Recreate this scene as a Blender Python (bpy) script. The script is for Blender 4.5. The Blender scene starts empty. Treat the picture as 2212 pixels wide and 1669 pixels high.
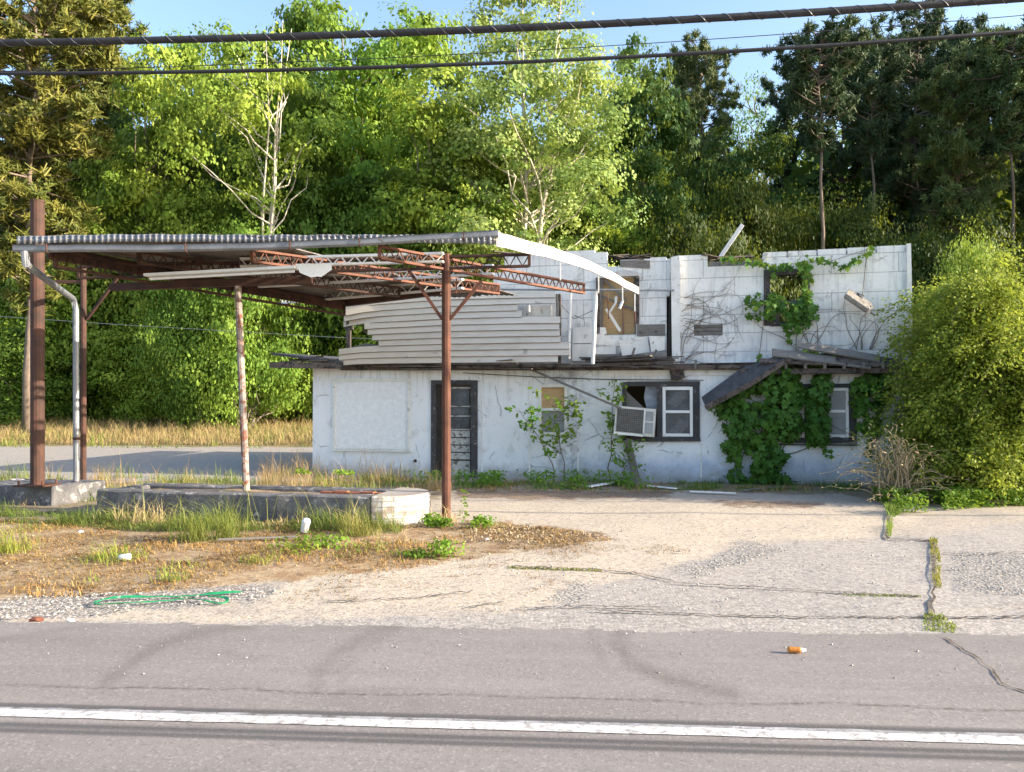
import bpy, bmesh, math, random
import numpy as np
from mathutils import Vector, Matrix
R = math.radians
C = bpy.context.scene.collection
SC = bpy.context.scene

# ------------------------------------------------------------------ camera, sky, sun, exposure
EYE = Vector((0, 0, 1.6))
FPX, PCX, PCY = 1650.0, 1106.0, 834.5            # focal length and centre on a 2212 x 1669 picture
YAW, PITCH = R(3.6), math.atan((870 - PCY) / FPX)
FH = Vector((-math.sin(YAW), math.cos(YAW), 0))
RT = Vector((math.cos(YAW), math.sin(YAW), 0))
FW = FH * math.cos(PITCH) + Vector((0, 0, math.sin(PITCH)))
UP = RT.cross(FW)
cam = bpy.data.cameras.new('camera'); co = bpy.data.objects.new('camera', cam); C.objects.link(co)
m = Matrix((RT, UP, -FW)).transposed().to_4x4(); m.translation = EYE
co.matrix_world = m
cam.sensor_width = 36; cam.lens = 36 * FPX / 2212; cam.clip_end = 1000; cam.clip_start = 0.05
SC.camera = co
SUN_EL, SUN_AZ = R(19), R(7)                    # sun low on the right, a little to the camera's side
W = bpy.data.worlds.new('World'); SC.world = W; W.use_nodes = True
nt = W.node_tree
sky = nt.nodes.new('ShaderNodeTexSky'); sky.sky_type = 'NISHITA'; sky.sun_disc = False
sky.sun_elevation = SUN_EL; sky.sun_rotation = R(90) + SUN_AZ
sky.air_density = 1.0; sky.dust_density = 2.0; sky.ozone_density = 1.6
nt.nodes['Background'].inputs['Strength'].default_value = 0.15
nt.links.new(sky.outputs[0], nt.nodes['Background'].inputs['Color'])
sl = bpy.data.lights.new('sun', 'SUN'); so = bpy.data.objects.new('sun', sl); C.objects.link(so)
sl.energy = 4.3; sl.angle = R(0.35); sl.color = (1.0, 0.87, 0.68)
sdir = Vector((math.cos(SUN_EL) * math.cos(SUN_AZ), -math.cos(SUN_EL) * math.sin(SUN_AZ), math.sin(SUN_EL)))
so.rotation_euler = (-sdir).to_track_quat('-Z', 'Y').to_euler(); so.location = (20, -5, 12)
SC.view_settings.view_transform = 'Standard'; SC.view_settings.look = 'None'
SC.view_settings.gamma = 1; SC.view_settings.exposure = 1.62
SC.cycles.max_bounces = 6; SC.cycles.transparent_max_bounces = 8

# ------------------------------------------------------------------ helpers: where things stand
def ray(px, py):
    return RT * ((px - PCX) / FPX) + UP * (-(py - PCY) / FPX) + FW
def ph(px, py, h=0.0):                            # the point at height h
    r = ray(px, py); return EYE + r * ((h - EYE.z) / r.z)
def pd(px, py, d):                                # the point at distance d
    r = ray(px, py); return EYE + r * (d / r.dot(FH))
def py_(px, py, y):                               # the point on the plane y
    r = ray(px, py); return EYE + r * (y / r.y)
BO = ph(675, 1024); _b = ph(1965, 1052)           # station front: corner and direction
BU = (_b - BO).normalized(); BN = Vector((BU.y, -BU.x, 0))     # BN points to the road
def fuz(px, py, w=0.0):
    r = ray(px, py); o = BO + BN * w
    p = EYE + r * ((o - EYE).dot(BN) / r.dot(BN)); q = p - BO
    return q.dot(BU), p.z
def fw(u, w, z): return BO + BU * u + BN * w + Vector((0, 0, z))
def F(px, py, w=0.0):
    u, z = fuz(px, py, w); return fw(u, w, z)

class MB:
    def __init__(s): s.v = []; s.f = []; s.uv = []; s.cuts = []
    def add(s, vs, fs, uvs=None):
        b = len(s.v); s.cuts.append((b, len(s.f))); s.v += [tuple(v) for v in vs]
        s.uv += list(uvs) if uvs else [(v[0], v[2]) for v in vs]
        s.f += [tuple(b + i for i in f) for f in fs]
    def prism(s, A, B, uvs=None):
        n = len(A)
        s.add(list(A) + list(B), [tuple(range(n)), tuple(range(2 * n - 1, n - 1, -1))] +
              [(i, i + n, (i + 1) % n + n, (i + 1) % n) for i in range(n)], (list(uvs) * 2) if uvs else None)
    def fpoly(s, pts, w0, w1):                    # outline on the front, between depths w0 (back) and w1 (front)
        q = [fuz(x, y, w1) for x, y in pts]
        s.prism([fw(u, w1, z) for u, z in q], [fw(u, w0, z) for u, z in q], q)
    def frect(s, x0, y0, x1, y1, w0, w1):
        u0, za = fuz(x0, y0, w1); u1, zb = fuz(x1, y1, w1); s.fbox(u0, u1, zb, za, w0, w1)
    def fbox(s, u0, u1, z0, z1, w0, w1):
        q = [(u0, z0), (u1, z0), (u1, z1), (u0, z1)]
        s.prism([fw(u, w1, z) for u, z in q], [fw(u, w0, z) for u, z in q], q)
    def bar(s, a, b, wd, hd, up=Vector((0, 0, 1))):
        a, b = Vector(a), Vector(b); d = (b - a).normalized()
        x = d.cross(up)
        if x.length < 1e-4: x = d.cross(Vector((1, 0, 0)))
        x.normalize(); y = x.cross(d)
        q = [x * (i * wd / 2) + y * (j * hd / 2) for i, j in ((-1, -1), (1, -1), (1, 1), (-1, 1))]
        L = (b - a).length
        s.add([a + k for k in q] + [b + k for k in q], [(0, 1, 2, 3), (7, 6, 5, 4)] + [(i, i + 4, (i + 1) % 4 + 4, (i + 1) % 4) for i in range(4)],
              [(0, 0), (0, wd), (0, wd + hd), (0, hd)] + [(L, 0), (L, wd), (L, wd + hd), (L, hd)])
    def tube(s, pts, r, n=6, cap=True):
        pts = [Vector(p) for p in pts]; k = len(pts)
        rr = r if isinstance(r, (list, tuple)) else [r] * k
        vs, fs = [], []; x = None
        for i, p in enumerate(pts):
            d = (pts[min(i + 1, k - 1)] - pts[max(i - 1, 0)])
            d = d.normalized() if d.length > 1e-9 else Vector((0, 0, 1))
            if x is None: x = d.orthogonal().normalized()
            else:
                x = x - d * x.dot(d); x = x.normalized() if x.length > 1e-6 else d.orthogonal().normalized()
            y = d.cross(x)
            for j in range(n):
                a = 2 * math.pi * j / n; vs.append(p + (x * math.cos(a) + y * math.sin(a)) * rr[i])
        for i in range(k - 1):
            for j in range(n): fs.append((i * n + j, i * n + (j + 1) % n, (i + 1) * n + (j + 1) % n, (i + 1) * n + j))
        if cap: fs += [tuple(range(n - 1, -1, -1)), tuple(range((k - 1) * n, k * n))]
        s.add(vs, fs)
    def build_each(s, name, mat, parent=None, **k):
        out = []; ends = s.cuts[1:] + [(len(s.v), len(s.f))]
        for (v0, f0), (v1, f1) in zip(s.cuts, ends):
            p = MB(); p.add(s.v[v0:v1], [tuple(i - v0 for i in f) for f in s.f[f0:f1]], s.uv[v0:v1]); out.append(p.build(name, mat, parent, **k))
        return out
    def build(s, name, mat, parent=None, smooth=False, origin=None, recalc=True, bevel=0):
        off = world_loc(parent) if parent else (Vector(origin) if origin is not None else Vector((0, 0, 0)))
        me = bpy.data.meshes.new(name)
        me.from_pydata([(v[0] - off.x, v[1] - off.y, v[2] - off.z) for v in s.v], [], s.f)
        uvl = me.uv_layers.new(name='UVMap')
        li = np.zeros(len(me.loops), dtype=np.int32); me.loops.foreach_get('vertex_index', li)
        uvl.data.foreach_set('uv', np.array(s.uv, dtype=np.float32)[li].ravel())
        if recalc or bevel:
            bm = bmesh.new(); bm.from_mesh(me)
            if recalc: bmesh.ops.recalc_face_normals(bm, faces=bm.faces)
            bm.to_mesh(me); bm.free()
        return link(name, me, mat, parent, off if not parent else None, smooth, bevel)

def world_loc(o):
    p = Vector((0, 0, 0))
    while o: p += o.location; o = o.parent
    return p
def link(name, me, mat, parent=None, loc=None, smooth=False, bevel=0):
    if mat: me.materials.append(mat)
    if smooth: me.polygons.foreach_set('use_smooth', [True] * len(me.polygons))
    o = bpy.data.objects.new(name, me); C.objects.link(o)
    if parent: o.parent = parent
    if loc is not None: o.location = loc
    if bevel:
        b = o.modifiers.new('bevel', 'BEVEL'); b.width = bevel; b.segments = 1; b.limit_method = 'ANGLE'
    return o
def tag(o, label, cat=None, group=None, kind=None):
    if label: o['label'] = label
    if cat: o['category'] = cat
    if group: o['group'] = group
    if kind: o['kind'] = kind
    return o
def thing(name, label, cat, loc, group=None):
    o = bpy.data.objects.new(name, None); o.empty_display_size = 0.2; C.objects.link(o); o.location = loc
    return tag(o, label, cat, group)

# ------------------------------------------------------------------ materials
def nd(t, typ, props=None, **ins):
    n = t.nodes.new(typ)
    for k, v in (props or {}).items(): setattr(n, k, v)
    for k, v in ins.items():
        s = n.inputs[int(k[1:])] if k[0] == 'i' and k[1:].isdigit() else n.inputs[k.replace('_', ' ')]
        if isinstance(v, bpy.types.NodeSocket): t.links.new(v, s)
        else:
            if isinstance(v, tuple) and len(v) == 3 and s.type == 'RGBA': v = v + (1,)
            s.default_value = v
    return n
def mix(t, f, a, b, blend='MIX'):
    n = nd(t, 'ShaderNodeMix', {'data_type': 'RGBA', 'blend_type': blend}, i0=f, i6=a, i7=b); return n.outputs[2]
def mth(t, op, a, b=0.0, c=None):
    n = nd(t, 'ShaderNodeMath', {'operation': op}, i0=a, i1=b)
    if c is not None: n.inputs[2].default_value = c
    return n.outputs[0]
def rng_(t, x, a, b, c=0.0, d=1.0):
    return nd(t, 'ShaderNodeMapRange', None, Value=x, From_Min=a, From_Max=b, To_Min=c, To_Max=d).outputs[0]
def noi(t, vec, sc, det=4.0, rough=0.55, dist=0.0):
    return nd(t, 'ShaderNodeTexNoise', None, Vector=vec, Scale=sc, Detail=det, Roughness=rough, Distortion=dist).outputs[0]
def stretch(t, vec, s):
    return nd(t, 'ShaderNodeMapping', None, Vector=vec, Scale=s).outputs[0]
def newmat(name, rough=0.8, metal=0.0, spec=0.3):
    m = bpy.data.materials.new(name); m.use_nodes = True; t = m.node_tree
    b = t.nodes['Principled BSDF']; b.inputs['Roughness'].default_value = rough; b.inputs['Metallic'].default_value = metal
    b.inputs['Specular IOR Level'].default_value = spec
    return m, t, b
def coord(t, kind='Object'):
    return nd(t, 'ShaderNodeTexCoord').outputs[kind]
def bump(t, b, h, st=0.3, dist=0.02):
    t.links.new(nd(t, 'ShaderNodeBump', None, Strength=st, Distance=dist, Height=h).outputs[0], b.inputs['Normal'])
def worn(name, c1, c2, c3=None, sc=3.0, cov=0.55, rough=0.8, metal=0.0, st=0.3, fine=40.0, grain=None, spec=0.3, kind='Object'):
    """two tones mottled by noise, optional third tone in patches, optional stretched grain"""
    m, t, b = newmat(name, rough, metal, spec); v = coord(t, kind)
    g = stretch(t, v, grain) if grain else v
    n1 = noi(t, g, sc, 5, 0.6); n2 = noi(t, g, fine, 3, 0.6)
    c = mix(t, rng_(t, n1, 0.35, 0.65), c1, c2)
    if c3: c = mix(t, rng_(t, noi(t, v, sc * 1.7 + 0.3, 6, 0.65, 0.4), cov, cov + 0.08), c, c3)
    c = mix(t, 0.35, c, nd(t, 'ShaderNodeValToRGB', None, Fac=n2).outputs[0], 'OVERLAY')
    t.links.new(c, b.inputs['Base Color'])
    bump(t, b, mth(t, 'ADD', n2, n1), st, 0.01)
    return m

def mat_blocks():
    m, t, b = newmat('painted_block', 0.75); v = coord(t, 'UV')
    br = nd(t, 'ShaderNodeTexBrick', {'offset': 0.5}, Vector=v, Color1=(1, 1, 1), Color2=(0.86, 0.86, 0.86), Mortar=(0, 0, 0), Scale=1.0,
            Mortar_Size=0.007, Mortar_Smooth=0.2, Bias=0.0, Brick_Width=1.22, Row_Height=0.375)
    tone = br.outputs['Color']; line = br.outputs['Fac']
    n1 = noi(t, v, 1.1, 6, 0.65, 0.5); streak = noi(t, stretch(t, v, (7.0, 0.7, 1)), 1.6, 5, 0.65)
    low = noi(t, v, 14, 4, 0.6)
    c = mix(t, rng_(t, n1, 0.35, 0.7), (0.86, 0.85, 0.82), (0.74, 0.73, 0.71))
    c = mix(t, 0.35, c, tone, 'MULTIPLY')
    c = mix(t, mth(t, 'MULTIPLY', rng_(t, streak, 0.5, 0.72), 0.7), c, (0.42, 0.43, 0.44))
    c = mix(t, rng_(t, low, 0.62, 0.72, 0, 0.6), c, (0.33, 0.31, 0.29)); c = mix(t, rng_(t, noi(t, v, 2.6, 6, .75, .5), .54, .66, 0, .5), c, (0.47, 0.47, 0.49))
    c = mix(t, mth(t, 'MULTIPLY', line, mth(t, 'MULTIPLY_ADD', rng_(t, noi(t, v, 2.3, 4, .6), .35, .65), .5, .12)), c, (0.2, 0.19, 0.18))
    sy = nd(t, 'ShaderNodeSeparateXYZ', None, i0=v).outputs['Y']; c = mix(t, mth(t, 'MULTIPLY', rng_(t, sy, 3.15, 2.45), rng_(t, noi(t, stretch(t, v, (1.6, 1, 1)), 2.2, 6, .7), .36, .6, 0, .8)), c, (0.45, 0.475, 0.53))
    pe = noi(t, v, 3.4, 9, .78, .8); peel = mth(t, 'MULTIPLY', rng_(t, pe, .56, .58), rng_(t, noi(t, v, .8, 4, .6), .45, .55)); c = mix(t, mth(t, 'MULTIPLY', peel, .7), c, (0.40, 0.385, 0.37))
    t.links.new(c, b.inputs['Base Color'])
    bump(t, b, mth(t, 'SUBTRACT', mth(t, 'MULTIPLY', low, 0.3), mth(t, 'ADD', line, mth(t, 'MULTIPLY', peel, .5))), 0.6, 0.014)
    return m
def mat_stucco():
    m, t, b = newmat('painted_stucco', 0.8); v = coord(t, 'UV')
    sep = nd(t, 'ShaderNodeSeparateXYZ', None, i0=v)
    n1 = noi(t, v, 1.6, 6, 0.65, 0.3); f = noi(t, v, 26, 5, 0.65); st = noi(t, stretch(t, v, (6, 0.6, 1)), 1.3, 5, 0.7)
    c = mix(t, rng_(t, n1, 0.3, 0.7), (0.82, 0.83, 0.85), (0.74, 0.76, 0.79))
    c = mix(t, rng_(t, st, 0.6, 0.85, 0, 0.5), c, (0.5, 0.48, 0.45))
    # bluish shade at the foot painted as blue-grey, mostly on the right-hand half
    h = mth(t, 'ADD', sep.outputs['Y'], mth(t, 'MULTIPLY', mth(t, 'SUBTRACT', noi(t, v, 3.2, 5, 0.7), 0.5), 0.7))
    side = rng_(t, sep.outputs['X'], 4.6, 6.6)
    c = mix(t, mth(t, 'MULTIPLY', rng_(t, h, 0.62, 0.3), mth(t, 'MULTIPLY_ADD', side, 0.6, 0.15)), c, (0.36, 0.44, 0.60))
    top_ = mth(t, 'MULTIPLY', rng_(t, sep.outputs['Y'], 1.35, 2.2), rng_(t, noi(t, stretch(t, v, (9, .5, 1)), 1.0, 5, .7), .5, .68, 0, .75)); c = mix(t, top_, c, (0.40, 0.36, 0.31))
    c = mix(t, rng_(t, noi(t, v, 2.1, 6, .75, .6), .58, .68, 0, .35), c, (0.52, 0.54, 0.59))
    # dark mould column and stains
    dx = mth(t, 'ABSOLUTE', mth(t, 'SUBTRACT', sep.outputs['X'], 5.75))
    c = mix(t, mth(t, 'MULTIPLY', rng_(t, dx, 0.5, 0.15), rng_(t, noi(t, v, 4, 6, 0.75, 0.6), 0.42, 0.6, 0, 0.75)), c, (0.24, 0.24, 0.27))
    pe = noi(t, v, 2.8, 9, .78, .8); peel = mth(t, 'MULTIPLY', rng_(t, pe, .555, .575), rng_(t, noi(t, v, .9, 4, .6), .46, .56)); c = mix(t, mth(t, 'MULTIPLY', peel, .5), c, mix(t, rng_(t, f, .4, .6), (0.43, 0.42, 0.42), (0.55, 0.53, 0.5)))
    vor = nd(t, 'ShaderNodeTexVoronoi', {'feature': 'DISTANCE_TO_EDGE'}, Vector=mix(t, 0.12, v, nd(t, 'ShaderNodeTexNoise', None, Vector=v, Scale=3.0, Detail=5.0).outputs['Color']), Scale=1.1)
    crack = mth(t, 'MULTIPLY', rng_(t, vor.outputs[0], 0.012, 0.004), rng_(t, n1, 0.5, 0.56))
    c = mix(t, mth(t, 'MULTIPLY', crack, 0.6), c, (0.2, 0.2, 0.2))
    c = mix(t, rng_(t, f, 0.68, 0.73, 0, 0.6), c, (0.45, 0.42, 0.38))
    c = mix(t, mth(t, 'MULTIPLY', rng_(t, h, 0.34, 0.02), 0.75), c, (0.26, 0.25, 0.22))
    t.links.new(c, b.inputs['Base Color']); bump(t, b, mth(t, 'SUBTRACT', f, mth(t, 'ADD', crack, mth(t, 'MULTIPLY', peel, .8))), 0.45, 0.012)
    return m
def mat_rust(name, c1=(0.07, 0.031, 0.022), c2=(0.12, 0.05, 0.032), paint=None, cov=0.5):
    return worn(name, c1, c2, paint, 5.0, cov, 0.78, 0.0, 0.35, 60)
M = {}
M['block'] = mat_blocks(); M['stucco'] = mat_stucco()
def mat_siding():
    m, t, b = newmat('clapboard_paint', 0.75); v = coord(t, 'UV'); sep = nd(t, 'ShaderNodeSeparateXYZ', None, i0=v)
    fr_ = mth(t, 'FRACT', sep.outputs['Y']); row = mth(t, 'FLOOR', sep.outputs['Y'])
    n1 = noi(t, stretch(t, v, (.9, .5, 1)), 1.3, 6, .65); g = noi(t, stretch(t, v, (3, 26, 1)), 1.5, 5, .65); n3 = noi(t, stretch(t, v, (1.2, .35, 1)), 2.0, 6, .7, .4)
    rw = nd(t, 'ShaderNodeTexWhiteNoise', {'noise_dimensions': '1D'}, W=row).outputs['Value']
    c = mix(t, rng_(t, sep.outputs['X'], 1.0, 4.6), (0.54, 0.46, 0.355), (0.60, 0.575, 0.535)); c = mix(t, mth(t, 'MULTIPLY', rw, .22), c, (0.42, 0.38, 0.33))
    c = mix(t, rng_(t, n1, .48, .72, 0, .55), c, (0.38, 0.33, 0.27)); c = mix(t, rng_(t, g, .56, .74, 0, .5), c, (0.3, 0.27, 0.24)); c = mix(t, rng_(t, n3, .62, .7, 0, .7), c, (0.22, 0.2, 0.18))
    e = mth(t, 'ADD', mth(t, 'MULTIPLY', mth(t, 'SUBTRACT', noi(t, v, 6, 3, .6), .5), .08), fr_)
    c = mix(t, rng_(t, e, .90, .95, 0, .85), c, (0.075, 0.062, 0.05))  # dark groove line painted along each lap in place of its shadow
    t.links.new(c, b.inputs['Base Color']); bump(t, b, mth(t, 'SUBTRACT', g, rng_(t, e, .9, .96)), .4, .008); return m
M['siding'] = mat_siding()
M['white_wood'] = worn('peeling_white_wood', (0.78, 0.77, 0.74), (0.66, 0.65, 0.62), (0.32, 0.29, 0.26), 4, 0.6, 0.75, 0, 0.3)
M['grey_wood'] = worn('weathered_wood', (0.22, 0.205, 0.19), (0.145, 0.135, 0.125), (0.075, 0.07, 0.065), 3, 0.6, 0.9, 0, 0.5, 30, (2, 14, 14), kind='UV')
M['rot_wood'] = worn('rotten_wood', (0.085, 0.07, 0.06), (0.14, 0.115, 0.10), (0.035, 0.03, 0.03), 4, 0.52, 0.95, 0, 0.6, 30)
M['black_trim'] = worn('flaking_dark_trim', (0.045, 0.045, 0.05), (0.07, 0.066, 0.066), (0.27, 0.25, 0.23), 6, 0.6, 0.8, 0, 0.3, 50)
M['brown_trim'] = worn('dark_brown_door_paint', (0.07, 0.055, 0.048), (0.10, 0.08, 0.07), (0.2, 0.18, 0.16), 6, 0.63, 0.75, 0, 0.3, 50)
M['plywood'] = worn('plywood', (0.55, 0.38, 0.2), (0.46, 0.3, 0.155), (0.34, 0.22, 0.12), 2.5, 0.63, 0.8, 0, 0.15, 30, (2, 10, 1), kind='UV')
M['osb'] = worn('painted_chipboard', (0.82, 0.83, 0.84), (0.72, 0.73, 0.75), (0.5, 0.5, 0.5), 9, 0.68, 0.75, 0, 0.5, 24, kind='UV')
M['shingle'] = worn('asphalt_shingle', (0.055, 0.055, 0.062), (0.09, 0.09, 0.10), (0.04, 0.04, 0.04), 7, 0.6, 0.95, 0, 0.6, 60)
M['rust'] = mat_rust('rust_pipe')
M['rust_dark'] = mat_rust('dark_rust_pipe', (0.045, 0.027, 0.022), (0.085, 0.04, 0.029))
M['rust_joist'] = mat_rust('rusty_joist', (0.14, 0.062, 0.042), (0.20, 0.088, 0.056))
M['white_joist'] = mat_rust('white_painted_joist', (0.74, 0.73, 0.70), (0.62, 0.6, 0.57), (0.32, 0.14, 0.08), 0.62)
M['chip_post'] = mat_rust('chipped_paint_post', (0.30, 0.27, 0.25), (0.2, 0.17, 0.16), (0.17, 0.075, 0.05), 0.5)
M['galv'] = worn('galvanised_steel', (0.25, 0.26, 0.285), (0.18, 0.19, 0.21), (0.14, 0.10, 0.075), 3, 0.62, 0.5, 0.4, 0.1, 40)
M['sheet'] = worn('roof_sheet', (0.21, 0.19, 0.175), (0.15, 0.135, 0.125), (0.12, 0.075, 0.055), 1.2, 0.56, 0.55, 0.25, 0.1, 20)
M['fascia'] = worn('white_metal_fascia', (0.56, 0.55, 0.53), (0.48, 0.47, 0.45), (0.33, 0.2, 0.12), 2.6, 0.60, 0.5, 0.0, 0.1, 30)
M['white_metal'] = worn('white_enamel', (0.8, 0.8, 0.78), (0.7, 0.7, 0.68), (0.45, 0.4, 0.34), 3, 0.68, 0.45, 0, 0.08)
M['island'] = worn('island_concrete', (0.15, 0.145, 0.15), (0.08, 0.078, 0.085), (0.34, 0.32, 0.31), 4.0, 0.56, 0.9, 0, 0.7, 30)
def mat_brick_white():
    m, t, b = newmat('whitewashed_brick', 0.85); v = coord(t, 'UV')
    br = nd(t, 'ShaderNodeTexBrick', None, Vector=v, Color1=(1, 1, 1), Color2=(0.8, 0.8, 0.8), Mortar=(0, 0, 0), Scale=1.0, Mortar_Size=0.008, Brick_Width=0.2, Row_Height=0.075)
    n = noi(t, v, 9, 6, 0.7, 0.5)
    c = mix(t, rng_(t, n, 0.44, 0.56), (0.60, 0.57, 0.54), (0.34, 0.27, 0.235))
    c = mix(t, mth(t, 'MULTIPLY', br.outputs['Fac'], 0.75), c, (0.26, 0.23, 0.21))
    t.links.new(c, b.inputs['Base Color']); bump(t, b, mth(t, 'SUBTRACT', n, br.outputs['Fac']), 0.6, 0.015)
    return m
M['brick'] = mat_brick_white()
def mat_glass(name, c, rough=0.12):
    m, t, b = newmat(name, rough, 0, 0.5); v = coord(t)
    n = noi(t, v, 3, 5, 0.7)
    t.links.new(mix(t, rng_(t, n, 0.35, 0.7), c, tuple(x * 1.6 + 0.02 for x in c)), b.inputs['Base Color'])
    t.links.new(rng_(t, n, 0.3, 0.7, rough, rough + 0.3), b.inputs['Roughness'])
    if rough < .2:
        ms = nd(t, 'ShaderNodeMixShader', None, i0=rng_(t, n, .3, .7, .65, .25), i1=b.outputs[0], i2=nd(t, 'ShaderNodeBsdfTransparent').outputs[0])
        t.links.new(ms.outputs[0], t.nodes['Material Output'].inputs['Surface'])
    return m
M['glass'] = mat_glass('dusty_glass', (0.09, 0.10, 0.115))
M['grey_glass'] = mat_glass('curtained_glass', (0.2, 0.21, 0.22), 0.25)
M['sash_white'] = worn('white_sash_paint', (0.85, 0.85, 0.84), (0.78, 0.78, 0.77), (0.5, 0.48, 0.45), 5, 0.7, 0.5, 0, 0.1)
M['dull_white'] = worn('dull_white_panel', (0.50, 0.49, 0.46), (0.36, 0.35, 0.33), (0.12, 0.11, 0.1), 7, 0.52, 0.8, 0, 0.3)
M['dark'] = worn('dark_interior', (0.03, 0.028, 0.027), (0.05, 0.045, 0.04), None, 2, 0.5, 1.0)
M['plastic_film'] = worn('torn_plastic', (0.30, 0.33, 0.38), (0.16, 0.18, 0.21), (0.5, 0.52, 0.55), 5, 0.62, 0.35, 0, 0.3, kind='UV')
M['ac'] = worn('air_conditioner_case', (0.66, 0.65, 0.61), (0.55, 0.54, 0.5), (0.34, 0.28, 0.2), 4, 0.66, 0.6)
M['ac_grille'] = worn('air_conditioner_fins', (0.12, 0.12, 0.12), (0.08, 0.08, 0.085), None, 9, 0.5, 0.6, 0.3)
M['rubber'] = worn('cable_sheath', (0.022, 0.022, 0.026), (0.035, 0.035, 0.04), None, 8, 0.5, 0.6)
M['lamp_metal'] = worn('tarnished_lamp_metal', (0.30, 0.28, 0.25), (0.18, 0.16, 0.14), (0.5, 0.48, 0.44), 6, 0.6, 0.5, 0.4)
M['green'] = worn('green_plastic', (0.012, 0.21, 0.08), (0.018, 0.27, 0.11), (0.55, 0.62, 0.56), 3, 0.62, 0.45)
M['white_plastic'] = worn('white_plastic', (0.8, 0.8, 0.8), (0.72, 0.72, 0.73), None, 12, 0.5, 0.4)
M['orange'] = worn('orange_label', (0.5, 0.19, 0.035), (0.4, 0.14, 0.025), None, 10, 0.5, 0.4)
M['stone'] = worn('pale_stone', (0.42, 0.40, 0.375), (0.26, 0.245, 0.23), None, 20, 0.5, 0.9)
M['red_debris'] = worn('red_brown_scrap', (0.25, 0.09, 0.05), (0.16, 0.06, 0.04), None, 20, 0.5, 0.9)
def mat_bark(name, c1, c2, sc=1.0):
    return worn(name, c1, c2, tuple(x * 0.5 for x in c1), 2.5 * sc, 0.6, 0.95, 0, 0.6, 14 * sc, (2.5, 2.5, 0.6))
M['bark'] = mat_bark('grey_bark', (0.26, 0.22, 0.17), (0.17, 0.14, 0.11))
M['pale_bark'] = mat_bark('pale_bark', (0.62, 0.57, 0.48), (0.42, 0.37, 0.29))
M['pine_bark'] = mat_bark('pine_bark', (0.21, 0.165, 0.13), (0.13, 0.10, 0.08))
M['stem'] = mat_bark('vine_stem', (0.19, 0.15, 0.12), (0.12, 0.095, 0.08), 4)
M['dry_stem'] = mat_bark('dry_stem', (0.46, 0.36, 0.22), (0.33, 0.25, 0.15), 4)
def mat_leaf(name, a, b_, trans=0.35, use_obj=True, rough=0.6):
    """leaf tones differ leaf by leaf (tint) and tree by tree (object colour)"""
    m, t, b = newmat(name, rough, 0, 0.25)
    at = nd(t, 'ShaderNodeAttribute', {'attribute_name': 'tint'}).outputs['Fac']
    c = mix(t, at, a, b_)
    if use_obj: c = mix(t, 1.0, c, nd(t, 'ShaderNodeObjectInfo').outputs['Color'], 'MULTIPLY')
    t.links.new(c, b.inputs['Base Color'])
    tr = nd(t, 'ShaderNodeBsdfTranslucent', None, Color=mix(t, 0.5, c, (0.30, 0.34, 0.04), 'MIX') if trans > 0.2 else c)
    ms = nd(t, 'ShaderNodeMixShader', None, i0=trans, i1=b.outputs[0], i2=tr.outputs[0])
    t.links.new(ms.outputs[0], t.nodes['Material Output'].inputs['Surface'])
    return m
M['leaf'] = mat_leaf('broad_leaf', (0.08, 0.165, 0.024), (0.18, 0.27, 0.045), .34)
M['needle'] = mat_leaf('pine_needle', (0.055, 0.085, 0.028), (0.12, 0.135, 0.045), 0.2)
M['ivy'] = mat_leaf('vine_leaf', (0.045, 0.13, 0.02), (0.11, 0.235, 0.035), 0.3)
M['bushleaf'] = mat_leaf('shrub_leaf', (0.14, 0.2, 0.022), (0.33, 0.34, 0.055), 0.45)
M['grass'] = mat_leaf('grass_blade', (0.13, 0.2, 0.04), (0.28, 0.30, 0.09), 0.3)
M['drygrass'] = mat_leaf('dry_grass_blade', (0.36, 0.27, 0.13), (0.52, 0.42, 0.22), 0.2)

# ------------------------------------------------------------------ leaf, grass, tree makers
TPL = {
    'diamond': (np.array([(0, -.5, 0), (.34, -.02, .07), (0, .5, 0), (-.34, -.02, .07)]), [(0, 1, 2, 3)]),
    'needle': (np.array([(-.08, -.5, 0), (.08, -.5, 0), (.05, .5, .05), (-.05, .5, .05)]), [(0, 1, 2, 3)]),
    'lobed': (np.array([(0, -.3, 0), (.3, -.42, .05), (.28, -.12, .03), (.52, .12, .08), (.2, .18, .02), (0, .56, -.04),
                        (-.2, .18, .02), (-.52, .12, .08), (-.28, -.12, .03), (-.3, -.42, .05)]), [tuple(range(10))]),
    'oval': (np.array([(0, -.5, 0), (.24, -.2, .05), (.24, .15, .05), (0, .5, -.03), (-.24, .15, .05), (-.24, -.2, .05)]), [(0, 1, 2, 3, 4, 5)]),
}
def raw_mesh(name, V, nper, npf, tint=None):
    """V: (n*nper,3) verts, one polygon of npf corners per nper verts (template face order 0..npf-1)"""
    n = len(V) // nper
    me = bpy.data.meshes.new(name)
    me.vertices.add(len(V)); me.vertices.foreach_set('co', np.asarray(V, dtype=np.float32).ravel())
    idx = (np.arange(n)[:, None] * nper + np.arange(npf)[None, :]).ravel().astype(np.int32)
    me.loops.add(len(idx)); me.loops.foreach_set('vertex_index', idx)
    me.polygons.add(n); me.polygons.foreach_set('loop_start', (np.arange(n) * npf).astype(np.int32))
    if tint is not None:
        a = me.attributes.new('tint', 'FLOAT', 'FACE'); a.data.foreach_set('value', np.asarray(tint, dtype=np.float32))
    me.update(calc_edges=True); me.validate(); return me
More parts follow.
